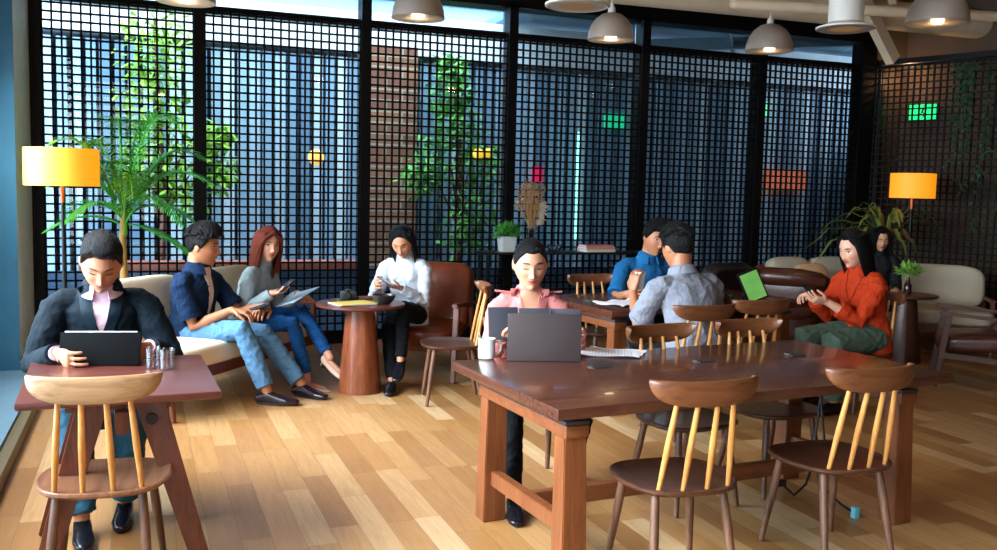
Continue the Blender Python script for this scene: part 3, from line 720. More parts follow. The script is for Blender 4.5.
def sheet(name,label,cat,c,w,d,rot,mat=None,z=.0012,curl=.004,n=10):
    b=B(); vs=[[b.bm.verts.new(V(((i/n-.5)*w,(j/n-.5)*d,curl*math.sin(i*1.3+j*.7)*((i/n-.5)**2+(j/n-.5)**2)*3+abs(curl)))) for j in range(n+1)] for i in range(n+1)]
    fs=[b.bm.faces.new((vs[i][j],vs[i+1][j],vs[i+1][j+1],vs[i][j+1])) for i in range(n) for j in range(n)]
    r=bmesh.ops.extrude_face_region(b.bm,geom=fs)
    for v in r['geom']:
        if isinstance(v,bmesh.types.BMVert): v.co.z-=z
    o=b.build(name,mat or M['paper'],None,True,c,rot); return tag(o,label,cat)
def text_lines():
    t=NT('printed_paper'); sp=t.new('ShaderNodeSeparateXYZ'); t.l.new(t.coords(),sp.inputs[0])
    a=t.math('LESS_THAN',t.math('FRACT',t.math('MULTIPLY',sp.outputs[1],62)),.32)
    n=t.math('GREATER_THAN',t.noise(t.coords((180,60,1)),1,2),.47)
    e=t.math('LESS_THAN',t.math('ABSOLUTE',sp.outputs[0]),.085); e2=t.math('LESS_THAN',t.math('ABSOLUTE',sp.outputs[1]),.12)
    f=t.math('MULTIPLY',t.math('MULTIPLY',a,n),t.math('MULTIPLY',e,e2))
    t.set(col=t.mix(t.math('MULTIPLY',f,.45),L((238,238,248)),L((120,120,140))),rough=.7); return t.m
printed=text_lines()
sheet('paper_sheet','printed white sheet lying on the long table, uppermost beside the laptop','paper',(2.21,4.13,.743),.21,.297,62*DEG,printed)
sheet('paper_sheet','white sheet mostly under the printed one beside the laptop','paper',(2.25,4.15,.7405),.21,.297,50*DEG,None)
sheet('paper_sheet','broad white paper spread out at the grey shirted man\'s elbow','paper',(3.33,5.98,.742),.42,.30,20*DEG,printed,curl=.01)
sheet('paper_sheet','white paper under the arm of the man in the grey shirt','paper',(3.62,5.90,.7405),.3,.21,-8*DEG,None,curl=.004)
# rear table things
t=thing('tablet','upright tablet with a bright green screen on the rear table','tablet',(4.40,5.93,.741),-8*DEG)
tb=B().box(V((0,0,.125)),(.185,.010,.25),0,.004,(-15*DEG,-20*DEG)).build('body',M['black_plastic'],t)
ts=NT('green_screen'); cc=ts.noise(ts.coords(),9,3); ts.set(col=(.05,.2,.05),rough=.2,emis=ts.mix(cc,L((70,150,62)),L((150,200,110))),estr=.7)
B().box(V((0,-.008,.125)),(.156,.002,.216),0,0,(-15*DEG,-20*DEG)).build('screen',ts.m,t,False)
B().bar((0,.11,.003),(0,.035,.10),.08,.004).build('stand',M['steel'],t,False)
t=thing('paper_cup','white paper cup held up by the man in the grey shirt','cup',(3.265,5.685,.885))
B().lathe([(.028,0),(.030,.004),(.041,.112),(.038,.112),(.029,.008),(.001,.006)],n=28).build('cup',M['white'],t)
B().lathe([(.043,.108),(.0435,.116),(.038,.122),(.001,.120)],n=28).build('lid',plain('cup_lid',(236,238,240),.4),t)
o=tag(B().lathe([(.028,0),(.03,.003),(.038,.115),(.0355,.115),(.028,.006),(.001,.005)],(3.93,5.72,.741),28).build('tumbler',plain('teal_tumbler',(110,156,168),.35)),'pale teal tumbler beside the grey shirted man\'s back','cup')
t=thing('camera','black camera lying on the rear table between tumbler and tablet','camera',(4.08,5.9,.741),10*DEG)
B().box(V((0,0,.04)),(.13,.055,.08),0,.012).build('body',M['black_plastic'],t)
B().tube([(0,-.02,.042),(0,-.075,.042)],[.035,.033],20,False).build('lens',M['black_plastic'],t)
B().box(V((0,0,.088)),(.045,.04,.02),0,.006).build('viewfinder',M['black_plastic'],t)
o=tag(B().box(V((4.30,6.2,.752)),(.16,.1,.02),20*DEG,.004).build('pouch',plain('cyan_pouch',(60,170,200),.6)),'bright cyan pouch lying behind the green tablet','pouch')
# cone table things (z .68)
t=thing('folder','mustard yellow folder with papers inside on the cone table','folder',(1.47,6.80,.6815),12*DEG)
B().box(V((0,0,.0035)),(.30,.22,.003)).build('papers',M['paper'],t,False); B().box(V((.008,.004,.007)),(.30,.225,.003),3*DEG).build('cover',plain('mustard',(200,180,84),.7),t,False)
o=tag(B().lathe([(.04,0),(.05,.004),(.078,.035),(.09,.07),(.086,.07),(.074,.037),(.045,.010),(.001,.008)],(1.70,6.76,.6815),32).build('bowl',plain('dark_bowl',(34,34,38),.3)),'dark round bowl on the cone table under the phone','bowl')
t=thing('camera','small black camera at the back of the cone table','camera',(1.5,7.10,.6815),-20*DEG)
B().box(V((0,0,.032)),(.12,.05,.064),0,.01).build('body',M['black_plastic'],t)
B().tube([(-.0,-.02,.034),(0,-.065,.034)],[.028,.026],18,False).build('lens',M['black_plastic'],t); B().box(V((0,0,.07)),(.04,.035,.014),0,.004).build('viewfinder',M['black_plastic'],t)
o=tag(B().box(V((1.66,7.12,.69)),(.17,.09,.016),10*DEG,.003).build('notebook',plain('brown_notebook',(110,72,52),.7)),'brown notebook behind the bowl on the cone table','book')
# cable and floor sockets at the right table end
t=thing('power_cable','black cable looping down by the right leg of the long table to blue plugs','cable',(3.12,3.62,0))
B().tube([(-.0,0,.58),(0,.02,.40),(-.02,.0,.26),(-.06,.0,.14),(-.13,0,.09),(-.20,.0,.15)],.006,8).build('cord',M['black_plastic'],t)
B().tube([(0,0,.58),(.03,-.02,.3),(.0,-.05,.14),(.07,-.1,.06),(.10,-.14,.035)],.006,8).build('cord',M['black_plastic'],t)
B().box(V((-.215,0,.16)),(.05,.03,.03),0,.005).build('plug',M['black_plastic'],t)
B().box(V((.115,-.155,.03)),(.035,.03,.055),0,.006).build('plug',plain('blue_plug',(110,190,210),.5),t)

# ------------------------------------------------------------------ people
def remesh(b,voxel,smooth=3,fac=.5):
    bmesh.ops.recalc_face_normals(b.bm,faces=b.bm.faces)
    me=bpy.data.meshes.new('tmp'); b.bm.to_mesh(me); b.bm.free(); o=bpy.data.objects.new('tmp',me); COL.objects.link(o)
    m=o.modifiers.new('r','REMESH'); m.mode='VOXEL'; m.voxel_size=voxel; m.use_smooth_shade=True
    if smooth:
        s=o.modifiers.new('s','SMOOTH'); s.iterations=smooth; s.factor=fac
    dg=bpy.context.evaluated_depsgraph_get(); dg.update(); nm=bpy.data.meshes.new_from_object(o.evaluated_get(dg))
    bpy.data.objects.remove(o); bpy.data.meshes.remove(me); return nm
def mesh_obj(name,me,mat,parent):
    me.name=name
    o=bpy.data.objects.new(name,me); COL.objects.link(o); me.materials.clear(); me.materials.append(mat); o.parent=parent; return o
def skin_mat(name,tone,lip,open_eye=1,brow=(26,18,16),blush=.0):
    t=NT(name); at=t.new('ShaderNodeAttribute',attribute_name='hl'); sp=t.new('ShaderNodeSeparateXYZ'); t.l.new(at.outputs['Vector'],sp.inputs[0])
    x,y,z=sp.outputs; ax=t.math('ABSOLUTE',x); Mh=t.math
    def sq(v): return Mh('MULTIPLY',v,v)
    def ell(u,v,cx,cz,a,b,soft=.25):
        d=Mh('ADD',sq(Mh('DIVIDE',Mh('SUBTRACT',u,cx),a)),sq(Mh('DIVIDE',Mh('SUBTRACT',v,cz),b)))
        n=t.new('ShaderNodeMapRange'); n.clamp=True; t.put(n.inputs[0],d); n.inputs[1].default_value=1-soft; n.inputs[2].default_value=1+soft; n.inputs[3].default_value=1; n.inputs[4].default_value=0; return n.outputs[0]
    front=Mh('GREATER_THAN',y,.03)
    n1=t.noise(t.coords(),18,3); sk=L(tone)
    c=t.mix(n1,tuple(v*.93 for v in sk),tuple(min(1,v*1.05) for v in sk))
    c=t.mix(Mh('MULTIPLY',Mh('MULTIPLY',ell(ax,z,.043,-.025,.024,.02,.9),front),.28),c,L((206,112,92)))
    def lay(c,mask,col): return t.mix(Mh('MULTIPLY',mask,front),c,L(col))
    bz=Mh('SUBTRACT',z,Mh('MULTIPLY',sq(Mh('SUBTRACT',ax,.026)),-9))
    c=lay(c,Mh('MULTIPLY',ell(ax,bz,.030,.031,.0175,.0042,.4),.9),brow)
    lz=Mh('ADD',z,Mh('MULTIPLY',sq(Mh('SUBTRACT',ax,.031)),14 if open_eye else -14))
    if open_eye:
        c=lay(c,ell(ax,z,.031,.0085,.0135,.0055,.2),(226,218,212)); c=lay(c,ell(ax,z,.031,.0085,.0058,.0056,.2),(30,20,16))
        c=lay(c,ell(ax,lz,.031,.0125,.0150,.0022,.4),(22,14,12))
    else:
        c=lay(c,Mh('MULTIPLY',ell(ax,z,.031,.009,.0155,.008,.5),.25),(120,70,56))  # soft shadow round a lowered lid, put into the skin colour
        c=lay(c,ell(ax,lz,.031,.0025,.0145,.0026,.4),(24,15,13))
    c=lay(c,Mh('MULTIPLY',ell(x,z,0,-.0545,.0225,.0085,.3),.85),lip); c=lay(c,Mh('MULTIPLY',ell(x,z,0,-.0545,.0215,.0013,.4),.8),(70,26,24))
    c=lay(c,Mh('MULTIPLY',ell(ax,z,.0075,-.0385,.0042,.0022,.5),.7),(60,26,20))
    t.set(col=c,rough=.48,sss=.06,spec=.4); t.b.inputs['Subsurface Radius'].default_value=(.01,.004,.002)
    t.bump(t.noise(t.coords(),120,2),.06,.003); return t.m
def hair_mat(name,dark,light):
    t=NT(name); at=t.new('ShaderNodeAttribute',attribute_name='hl'); mp=t.new('ShaderNodeMapping'); mp.inputs['Scale'].default_value=(260,70,34); t.l.new(at.outputs['Vector'],mp.inputs[0])
    f=t.noise(mp.outputs[0],1,4,.6,.6); t.set(col=t.mix(f,L(dark),L(light)),rough=.45,spec=.14); t.bump(f,1.0,.012); return t.m
HAIRB=hair_mat('black_hair',(2,2,3),(14,11,12)); HAIRR=hair_mat('auburn_hair',(44,14,9),(126,52,32)); HAIRT=hair_mat('black_hair_teal_tips',(4,5,7),(20,26,30))
def G(u,v,cu,cv,su,sv): return math.exp(-((u-cu)**2/(2*su*su)+(v-cv)**2/(2*sv*sv)))
def head_surface(x,y,z,fem):
    X=.0735*x; Z=.113*z; Y=(.088 if y>0 else .100)*y; t=max(0,-z)
    X*=(1-(.20 if fem else .10)*t*t); 
    if y<0: Y*=1-.45*t
    else: Y+=.034*t*t*max(0,1-abs(x)*.8)*(1 if t<.999 else 1)
    if y>-.2: X*=1+.03*G(Z,0,-.01,0,.03,1)
    if y>.05:
        k=min(1,(y-.05)*5); ax=abs(X)
        d=.009*G(ax,Z,0,-.006,.006,.017)+.019*G(ax,Z,0,-.029,.008,.0085)+.006*G(ax,Z,.011,-.034,.005,.005)
        d-=.010*G(ax,Z,.030,.008,.013,.010); d+=.0045*G(ax,Z,.031,.006,.011,.0065)
        d+=.004*G(ax,Z,.02,.031,.025,.007)+.005*G(ax,Z,.044,-.022,.015,.014)
        d+=.006*G(ax,Z,0,-.049,.014,.0045)+.0065*G(ax,Z,0,-.061,.012,.0045)-.004*G(ax,Z,0,-.0545,.018,.0015)
        d-=.005*G(ax,Z,0,-.073,.014,.005); d+=.008*G(ax,Z,0,-.094,.016,.012); d-=.004*G(ax,Z,0,-.041,.008,.003)
        Y+=d*k
    return V((X,Y,Z))
def add_head(b,H,fem):
    nu,nv=112,84; rr=[]
    for j in range(1,nv):
        th=PI*j/nv; rr.append([H@head_surface(math.sin(th)*math.cos(2*PI*i/nu),math.sin(th)*math.sin(2*PI*i/nu),math.cos(th),fem) for i in range(nu)])
    b.rings(rr)
    for s in (-1,1):
        M_=H@Matrix.Translation((s*.075,-.012,-.004))@Matrix.Rotation(s*-.35,4,'Z')@Matrix.Rotation(-.15,4,'X')
        b.sphere((0,0,0),1,.0075,.018,.031,14,M_)
def ik(a,c,l1,l2,hint):
    d=c-a; D=d.length; m=l1+l2-.003
    if D>m: c=a+d.normalized()*m; d=c-a; D=m
    x=(l1*l1-l2*l2+D*D)/(2*D); h=math.sqrt(max(0,l1*l1-x*x)); u=d.normalized(); p=(hint-u*hint.dot(u)).normalized()
    return a+u*x+p*h, c
def add_hand(b,w,f,n,s,curl,k=1.0,thumb=.5,spread=.10):
    """w wrist, f finger direction, n palm normal, s towards thumb"""
    f=f.normalized(); n=(n-f*n.dot(f)).normalized(); t=f.cross(n)
    if t.dot(s)<0: t=-t
    b.loft([(w-f*.012*k,t*.026*k,n*.020*k),(w+f*.02*k,t*.032*k,n*.017*k),(w+f*.055*k,t*.041*k,n*.0155*k),(w+f*.082*k,t*.042*k,n*.013*k)],14,2.6)
    for i,(off,L1) in enumerate(((.033,.072),(.0115,.080),(-.0105,.075),(-.0315,.060))):
        cu=curl[i] if isinstance(curl,(list,tuple)) else curl
        base=w+f*(.080-.004*abs(i-1.2))*k+t*off*k; d=(f+t*off*spread*22).normalized(); pts=[base-d*.01*k]; p=base; ang=cu*.7
        for seg,fr in enumerate((.44,.32,.24)):
            dd=d*math.cos(ang)+n*math.sin(ang); pts.append(p.copy()); p=p+dd*L1*fr*k; ang+=cu*(.95-.15*seg)
        pts.append(p); b.tube(pts,[.0085*k,.0088*k,.0080*k,.0074*k,.0064*k],10)
    tb=w+f*.022*k+t*.030*k; d1=(f*.65+t*.70+n*.35).normalized(); p1=tb+d1*.036*k; d2=(f*.95+t*(.35-.6*thumb)+n*(.25+.5*thumb)).normalized(); p2=p1+d2*.030*k; p3=p2+(d2+n*.25*thumb).normalized()*.024*k
    b.tube([w+f*.012*k+t*.012*k,tb,p1,p2,p3],[.014*k,.0135*k,.0105*k,.0095*k,.0075*k],12)
def wrinkle(me,amp,freq=9,seed=0,skip=None):
    vs=me.vertices
    nr=[v.normal.copy() for v in vs]
    for v,nn in zip(vs,nr):
        p=v.co*freq+V((seed,0,0)); r1=1-2.2*abs(noise.noise(V((p.x*1.1+p.z*.8,p.y*1.2,p.z*1.5-p.x*.6)))); d=.9*r1+.7*noise.noise(p*2.1)+.35*(1-2*abs(noise.noise(p*3.7)))-.6
        v.co=v.co+nn*(amp*d*.95)
    me.update()
def set_attr(me,Minv):
    a=me.attributes.new('hl','FLOAT_VECTOR','POINT'); dat=[]
    for v in me.vertices: dat.extend(Minv@v.co)
    a.data.foreach_set('vector',dat)
def person(label,loc,rotz,p):
    """p: dict of pose and clothing, all local: sitter faces +Y"""
    k=p.get('k',1.0); fem=p.get('fem',False); t=thing('person',label,'person',loc,rotz*DEG)
    inv=(Matrix.Translation(loc)@Matrix.Rotation(rotz*DEG,4,'Z')).inverted()
    def Wd(q): return inv@V(q)                      # world point -> local
    def Wn(q): return inv.to_3x3()@V(q)
    hz=p.get('seat',.43)+.095*k; lean=p.get('lean',15)*DEG; side=p.get('side',0)*DEG; turn=p.get('turn',0)*DEG
    hip=V((0,0,hz))
    sp=V((math.sin(side),math.sin(lean),math.cos(lean)*math.cos(side))).normalized()
    sp2=V((math.sin(side)*1.1,math.sin(lean*1.5),math.cos(lean*1.5))).normalized()
    Rt=V((math.cos(turn),math.sin(turn),0)); Rt=(Rt-sp*Rt.dot(sp)).normalized(); Fw=sp.cross(Rt).normalized()
    if Fw.y<0 and abs(turn)<1.5: Fw=-Fw
    tv=p.get('tv',1.0); waist=hip+sp*.17*k*tv; chest=hip+sp*.17*k*tv+(sp*.6+sp2*.4)*.19*k*tv; nb=chest+sp2*.155*k*(tv*.6+.4)     # neck base
    sw=p.get('sw',.185 if not fem else .162)*k
    hd=p['head']                                     # yaw, pitch(down +), roll in degrees relative to the local frame
    Hc=nb+sp2*.022*k
    HM=Matrix.Rotation(hd[0]*DEG,4,'Z')@Matrix.Rotation(-hd[1]*DEG,4,'X')@Matrix.Rotation(hd[2]*DEG,4,'Y')
    hs=p.get('hs',1.05)*k
    skull=Hc+V((0,0,.02*k))+(HM.to_3x3()@V((0,.022,.10)))*hs
    skull+=V(p.get('hoff',(0,0,0)))
    H=Matrix.Translation(skull)@HM@Matrix.Scale(hs,4)
    b=B(); add_head(b,H,fem)
    nr=(.050 if fem else .058)*k
    b.tube([nb-sp2*.06*k,nb+sp2*.02*k,skull+HM.to_3x3()@V((0,-.028,-.05))*hs,skull+HM.to_3x3()@V((0,-.02,.0))*hs],[nr*1.3,nr*1.02,nr*.95,nr*.9],18)
    # torso skin (slim, under the clothes)
    w_,d_=(.135,.095) if fem else (.15,.10)
    b.loft([(hip-sp*.03*k,Rt*w_*1.08*k,Fw*d_*k),(waist,Rt*w_*.86*k,Fw*d_*.88*k),(chest,Rt*w_*k,Fw*d_*k),(nb-sp2*.07*k,Rt*w_*.72*k,Fw*d_*.68*k),(nb-sp2*.02*k,Rt*.062*k,Fw*.05*k)],20)
    A={}
    for s,nm in ((-1,'L'),(1,'R')):
        S=nb-sp2*.082*k+Rt*s*sw*.97
        h=p['hands'][nm]; Wt=Wd(h['w']) if h.get('world') else V(h['w'])
        f=Wn(h['f']) if h.get('world') else V(h['f']); n=Wn(h['n']) if h.get('world') else V(h['n'])
        hint=V((s*p.get('ew',.30),-.55,-1)) if 'E' not in h else V(h['E']); E,Wt=ik(S,Wt,.285*k,.25*k,hint); A[nm]=(S,E,Wt,f.normalized(),n.normalized())
        b.tube([S-Rt*s*.06*k-sp2*.02*k,S-sp2*.008*k,S.lerp(E,.5),E,E.lerp(Wt,.35),Wt],[.034*k,.036*k,.037*k,.034*k,.036*k,.024*k],14)
        # thumb points to the inner side
        tdir=f.cross(n)*(1 if nm=='L' else -1)
        if h.get('flip'): tdir=-tdir
        add_hand(b,Wt+f.normalized()*.012,f,n,tdir,h.get('curl',.45),k*(1.0 if not fem else .93)*p.get('handk',1.0),h.get('thumb',.5))
    Lg={}
    for s,nm in ((-1,'L'),(1,'R')):
        hj=hip+V((s*.088*k,.02,-.005)); ft=p['feet'][nm]; fp=Wd(ft[0]) if p.get('feetworld') else V(ft[0]); an=V((fp.x,fp.y,fp.z+.075*k))
        hint=V(p.get('kh',{}).get(nm,(s*.12,1,.9))); K_,an=ik(hj,an,.42*k,.41*k,hint); fd=V((math.sin(-ft[1]*DEG),math.cos(ft[1]*DEG),-math.tan(ft[2]*DEG) if len(ft)>2 else 0)).normalized()
        Lg[nm]=(hj,K_,an,fd); lr=.9 if fem else 1
        b.tube([hj,hj.lerp(K_,.5),K_,K_.lerp(an,.3),an],[.075*k*lr,.062*k*lr,.048*k*lr,.048*k*lr,.031*k*lr],16)
        fk=.62 if p['shoes'].get('heel') else 1
        b.loft([(an-fd*.03*k-V((0,0,.025*k)),fd.cross(V((0,0,1))).normalized()*.028*k*fk,V((0,0,.028*k*fk))),(an+fd*.05*k-V((0,0,.035*k)),fd.cross(V((0,0,1))).normalized()*.034*k*fk,V((0,0,.024*k*fk))),(an+fd*.13*k-V((0,0,.052*k)),fd.cross(V((0,0,1))).normalized()*.030*k*fk,V((0,0,.010*k*fk)))],12)
    me=remesh(b,p.get('vox',.0042),2,.4); Hinv=H.inverted(); set_attr(me,Hinv)
    body=mesh_obj('body',me,p['skin'],t)
    # ---- hair
    hb=B(); st=p['hair']; nu,nv=80,60; rr=[]
    vol=st.get('vol',.016)
    def hairline(x,y,z):
        # returns signed coverage (>0 covered) on the unit sphere direction
        az=math.atan2(abs(x),y)            # 0 front .. pi back
        pts=[(0,st.get('front',.60)),(.55,st.get('front',.60)+.02),(.95,.36 if fem else .50),(1.25,.02 if fem else .12),(1.45,st.get('side',-.12)),(1.75,.02),(2.1,-.35),(3.15,st.get('nape',-.62))]
        for (a0,z0),(a1,z1) in zip(pts,pts[1:]):
            if az<=a1: zz=z0+(z1-z0)*(az-a0)/(a1-a0); break
        return z-zz
    for j in range(1,nv):
        th=PI*j/nv; ring=[]
        for i in range(nu):
            x,y,z=math.sin(th)*math.cos(2*PI*i/nu),math.sin(th)*math.sin(2*PI*i/nu),math.cos(th)
            c=hairline(x,y,z); m=max(0,min(1,c/.10+.35)); q=head_surface(x,y,z,fem); n=V((x,y,z))
            r=random.Random(int(7+i*31+j*977)).random()
            fd_=1 if not st.get('fade') else 1-st['fade']*max(0,min(1,(.62-z)/.3)); th_=(-.012)*(1-m)+m*(vol*fd_*(.75+.25*r)+st.get('top',.012)*max(0,z)**1.5+st.get('quiff',0)*max(0,z)*max(0,y+.2))
            ring.append(H@(q+n*th_))
        rr.append(ring)
    hb.rings(rr)
    def lock(pts,r0,r1,flat=1): hb.tube([H@V(q) for q in pts],[r0*hs+(r1-r0)*hs*i/(len(pts)-1) for i in range(len(pts))],10,True,flat)
    rd=random.Random(3)
    if st.get('messy'):
        for _ in range(70):
            a=rd.uniform(0,2*PI); z=rd.uniform(.35,1); rxy=math.sqrt(1-z*z); d=V((rxy*math.cos(a),rxy*math.sin(a),z))
            if hairline(*d)<.05 or z<st.get('mz',.3): continue
            q=head_surface(*d,fem)+d*(vol+.004); tn=V((rd.gauss(0,1),rd.gauss(0,1)+.5,rd.gauss(0,.4))); tn=(tn-d*tn.dot(d)).normalized()
            lock([q-tn*.02,q+tn*.01+d*.006*st['messy'],q+tn*.035+d*.004*st['messy']],.010,.004)
    if st.get('long'):
        Ln=st['long']; fw=st.get('fwd',.0)
        for i in range(st.get('n',26)):
            f=i/(st.get('n',26)-1); a=(st.get('a0',62)+f*(360-2*st.get('a0',62)))*DEG   # around from left-front via the back
            x,y=math.sin(a),math.cos(a); 
            c0=V((x*.070,y*.085-.004,.075)); c1=V((x*.086,y*.104-.008,.0)); l=Ln*(1-.10*abs(math.cos(a*2.5)))
            c2=V((x*(.084+st.get('flare',.0)),y*.092-.012+fw*(1 if y>-.2 else .3),-.10)); c3=V((x*(.080+st.get('flare',0)),y*.080-.018+fw*1.3*(1 if y>-.2 else .2),-.10-l*.5)); c4=V((x*(.066+st.get('flare',0)*.6),y*.066-.02+fw*1.5*(1 if y>-.2 else .1),-.10-l))
            lock([c0,c1,c2,c3,c4],.0175,.010)
    if st.get('extra'):
        for pts,r0,r1 in st['extra']: lock(pts,r0,r1)
    hm=remesh(hb,.0052,1,.4); set_attr(hm,Hinv); mesh_obj('hair',hm,st['mat'],t)
    # ---- torso garment
    g=p['top']; inf=g.get('inf',.018)*k; gb=B()
    dd=g.get('depth',1.0)
    gb.loft([(hip-sp*g.get('hem',.06)*k,Rt*(w_*1.13*k+inf),Fw*(d_*1.0*k+inf)*dd),(hip+sp*.04*k,Rt*(w_*1.1*k+inf),Fw*(d_*1.06*k+inf)*dd),(waist,Rt*(w_*.88*k+inf),Fw*(d_*.92*k+inf)*dd),
             (chest-sp*.02*k,Rt*(w_*1.0*k+inf),Fw*(d_*1.02*k+inf)*dd),(nb-sp2*.095*k,Rt*(sw*.80+inf*.8),Fw*(d_*.88*k+inf)*dd),(nb-sp2*.045*k,Rt*(sw*.64),Fw*(d_*.66*k+inf*.6)),(nb-sp2*.016*k,Rt*nr*1.55,Fw*nr*1.32)],26,2.3)
    if fem:
        for s in (-1,1): gb.sphere(chest+Fw*(d_*.62*k)+Rt*s*.062*k-sp*.0*k,.056*k,1,1,1,14)
    if g.get('neck'): gb.tube([nb,nb+sp2*.05*k+(skull-nb)*.18],[nr*1.28,nr*1.12],20,False)
    sl=g.get('sleeve',1.0)
    for nm,(S,E,Wt,f,n) in A.items():
        s=-1 if nm=='L' else 1
        pts=[S-Rt*s*.085*k+sp2*.012*k,S-Rt*s*.035*k+sp2*.006*k,S+(E-S)*.08,S.lerp(E,.5)]; rad=[.050*k+inf*.2,.056*k+inf*.3,.055*k+inf*.45,.048*k+inf*.7]
        if sl>=.99: pts+=[E,E.lerp(Wt,.45),Wt-(Wt-E).normalized()*.012]; rad+=[.042*k+inf*.7,.040*k+inf*.65,.029*k+inf*.6]
        elif sl>.5: q=E.lerp(Wt,(sl-.5)*2); pts+=[E,q]; rad+=[.042*k+inf*.8,.038*k+inf*.8]
        else: q=S.lerp(E,sl*2); pts+=[q]; rad+=[.050*k+inf*.9]
        gb.tube(pts,rad,16,sl>=.99 and False)
    gm=remesh(gb,.0062,g.get('smooth',4),.5); wrinkle(gm,g.get('wr',.006),g.get('wf',10),p.get('seed',1)); gm.update()
    bv=BVHTree.FromPolygons([v.co.copy() for v in gm.vertices],[tuple(q.vertices) for q in gm.polygons])
    og=mesh_obj(g.get('name','shirt'),gm,g['mat'],t)
    # surface helpers: (u across, w below neck base) on the front (+1) or back (-1)
    def surf(u,w,off=.004,sgn=1):
        q=nb+Rt*u-sp*w if w>0 else nb+Rt*u-sp2*w
        o=q+Fw*.5*sgn; hit=bv.ray_cast(o,-Fw*sgn)
        return (hit[0] if hit[0] else q+Fw*.05*sgn)+Fw*off*sgn
    def panel(name,mat,prof,off=.006,th=.004,sgn=1,par=t,n=14,m=5):
        """prof(f)->(u0,u1,w0,w1): strip between two edges, laid on the garment"""
        bb=B(); bot=[];
        for layer in (0,1):
            bot.append([[bb.bm.verts.new(surf(u0+(u1-u0)*j/m,w0+(w1-w0)*j/m,(off-th if layer else off),sgn)) for j in range(m+1)] for (u0,u1,w0,w1) in [prof(i/n) for i in range(n+1)]])
        T,Bm=bot
        for i in range(n):
            for j in range(m):
                bb.bm.faces.new((T[i][j],T[i+1][j],T[i+1][j+1],T[i][j+1])); bb.bm.faces.new((Bm[i][j],Bm[i][j+1],Bm[i+1][j+1],Bm[i+1][j]))
        for i in range(n):
            for j in (0,m):
                try: bb.bm.faces.new((T[i][j],Bm[i][j],Bm[i+1][j],T[i+1][j]))
                except ValueError: pass
        for j in range(m):
            for i in (0,n):
                try: bb.bm.faces.new((T[i][j],T[i][j+1],Bm[i][j+1],Bm[i][j]))
                except ValueError: pass
        return bb.build(name,mat,par,True,angle=70)
    if g.get('vneck'):
        wd0,dp,vm,vn=g['vneck']; panel(vn,vm,lambda f:(-wd0*(1-f)**.9*.98-.001,wd0*(1-f)**.9*.98+.001,-.012+f*dp,-.012+f*dp),off=.004)
    if g.get('lapel'):
        wd0,dp,lm,lw=g['lapel']
        for s in (-1,1): panel('lapel',lm,lambda f,s=s:(s*wd0*(1-f)**.9,s*(wd0*(1-f)**.9+lw*math.sin(PI*min(1,.25+f*.80))**.7+.004),-.02+f*dp,-.02+f*dp+.0),off=.009,th=.007)
    if g.get('placket'):
        pm,w0,w1,hw=g['placket']; panel('placket',pm,lambda f:(-hw,hw,w0+(w1-w0)*f,w0+(w1-w0)*f),off=.004,th=.004)
    if g.get('collar'):
        cm,ch,op=g['collar']; bb=B(); N=28; rr=[]
        for i in range(N+1):
            a=(op+(360-2*op)*i/N)*DEG; x,y=math.sin(a),math.cos(a)
            q=nb+Rt*x*nr*1.18+Fw*y*nr*1.12; tip=1+.55*max(0,y)
            up=q+sp2*ch*k*.8; out=q+(Rt*x+Fw*y)*.022*k*tip+Fw*.012*max(0,y)-sp2*.020*k*tip
            rr.append([q-sp2*.01*k,up,up+(Rt*x+Fw*y)*.006*k,out,out-sp2*.005*k-(Rt*x+Fw*y)*.006*k,q+(Rt*x+Fw*y)*.003*k])
        bb.rings(rr).build('collar',cm,t,True)
    if g.get('epaulette'):
        for s in (-1,1):
            a=nb-sp2*.028*k+Rt*s*nr*1.5; c=nb-sp2*.05*k+Rt*s*(sw+.02); bb=B(); bb.bar(a+sp2*.012,c+sp2*.045,.03,.008,.002); bb.build('epaulette',g['mat'],t)
    if sl>=.99 or g.get('cuff'):
        for nm,(S,E,Wt,f,n) in A.items():
            d=(Wt-E).normalized(); q0=(Wt-d*.016) if sl>=.99 else E.lerp(Wt,(sl-.5)*2) if sl>.5 else S.lerp(E,sl*2)
            d=d if sl>.5 else (E-S).normalized(); r0=(.029*k+inf*.6 if sl>=.99 else .038*k+inf*.8 if sl>.5 else .050*k+inf*.9)
            bb=B(); hh=g.get('cuffh',.02); bb.tube([q0-d*hh,q0+d*.006],[r0*1.06,r0*1.0],20,False); bb.build('cuff',g.get('cuffm',g['mat']),t)
    if g.get('shirtcuff'):
        for nm,(S,E,Wt,f,n) in A.items():
            d=(Wt-E).normalized(); bb=B(); bb.tube([Wt-d*.02,Wt+d*.010],[.032*k,.031*k],20,False); bb.build('shirt_cuff',g['shirtcuff'],t)
    # ---- trousers
    tr=p['trousers']; tb=B(); ti=tr.get('inf',.010)*k; lr=.9 if fem else 1
    tb.loft([(hip-V((0,.0,.03*k)),Rt*(w_*1.10*k+ti),Fw*(d_*1.05*k+ti)),(hip+sp*.05*k,Rt*(w_*1.03*k+ti),Fw*(d_*1.0*k+ti))],22,2.3)
    for nm,(hj,K_,an,fd) in Lg.items():
        e=K_.lerp(an,tr.get('len',.93)); md=K_.lerp(an,.35)
        tb.tube([hj,hj.lerp(K_,.5),K_,md,e],[.082*k*lr+ti,.070*k*lr+ti,.056*k*lr+ti,.050*k*lr+ti*.9,(.040*k*lr+ti*.9)*tr.get('hemr',1)],18,False)
    tm=remesh(tb,.0065,4,.5); wrinkle(tm,tr.get('wr',.006),11,p.get('seed',1)+5); mesh_obj(tr.get('name','trousers'),tm,tr['mat'],t)
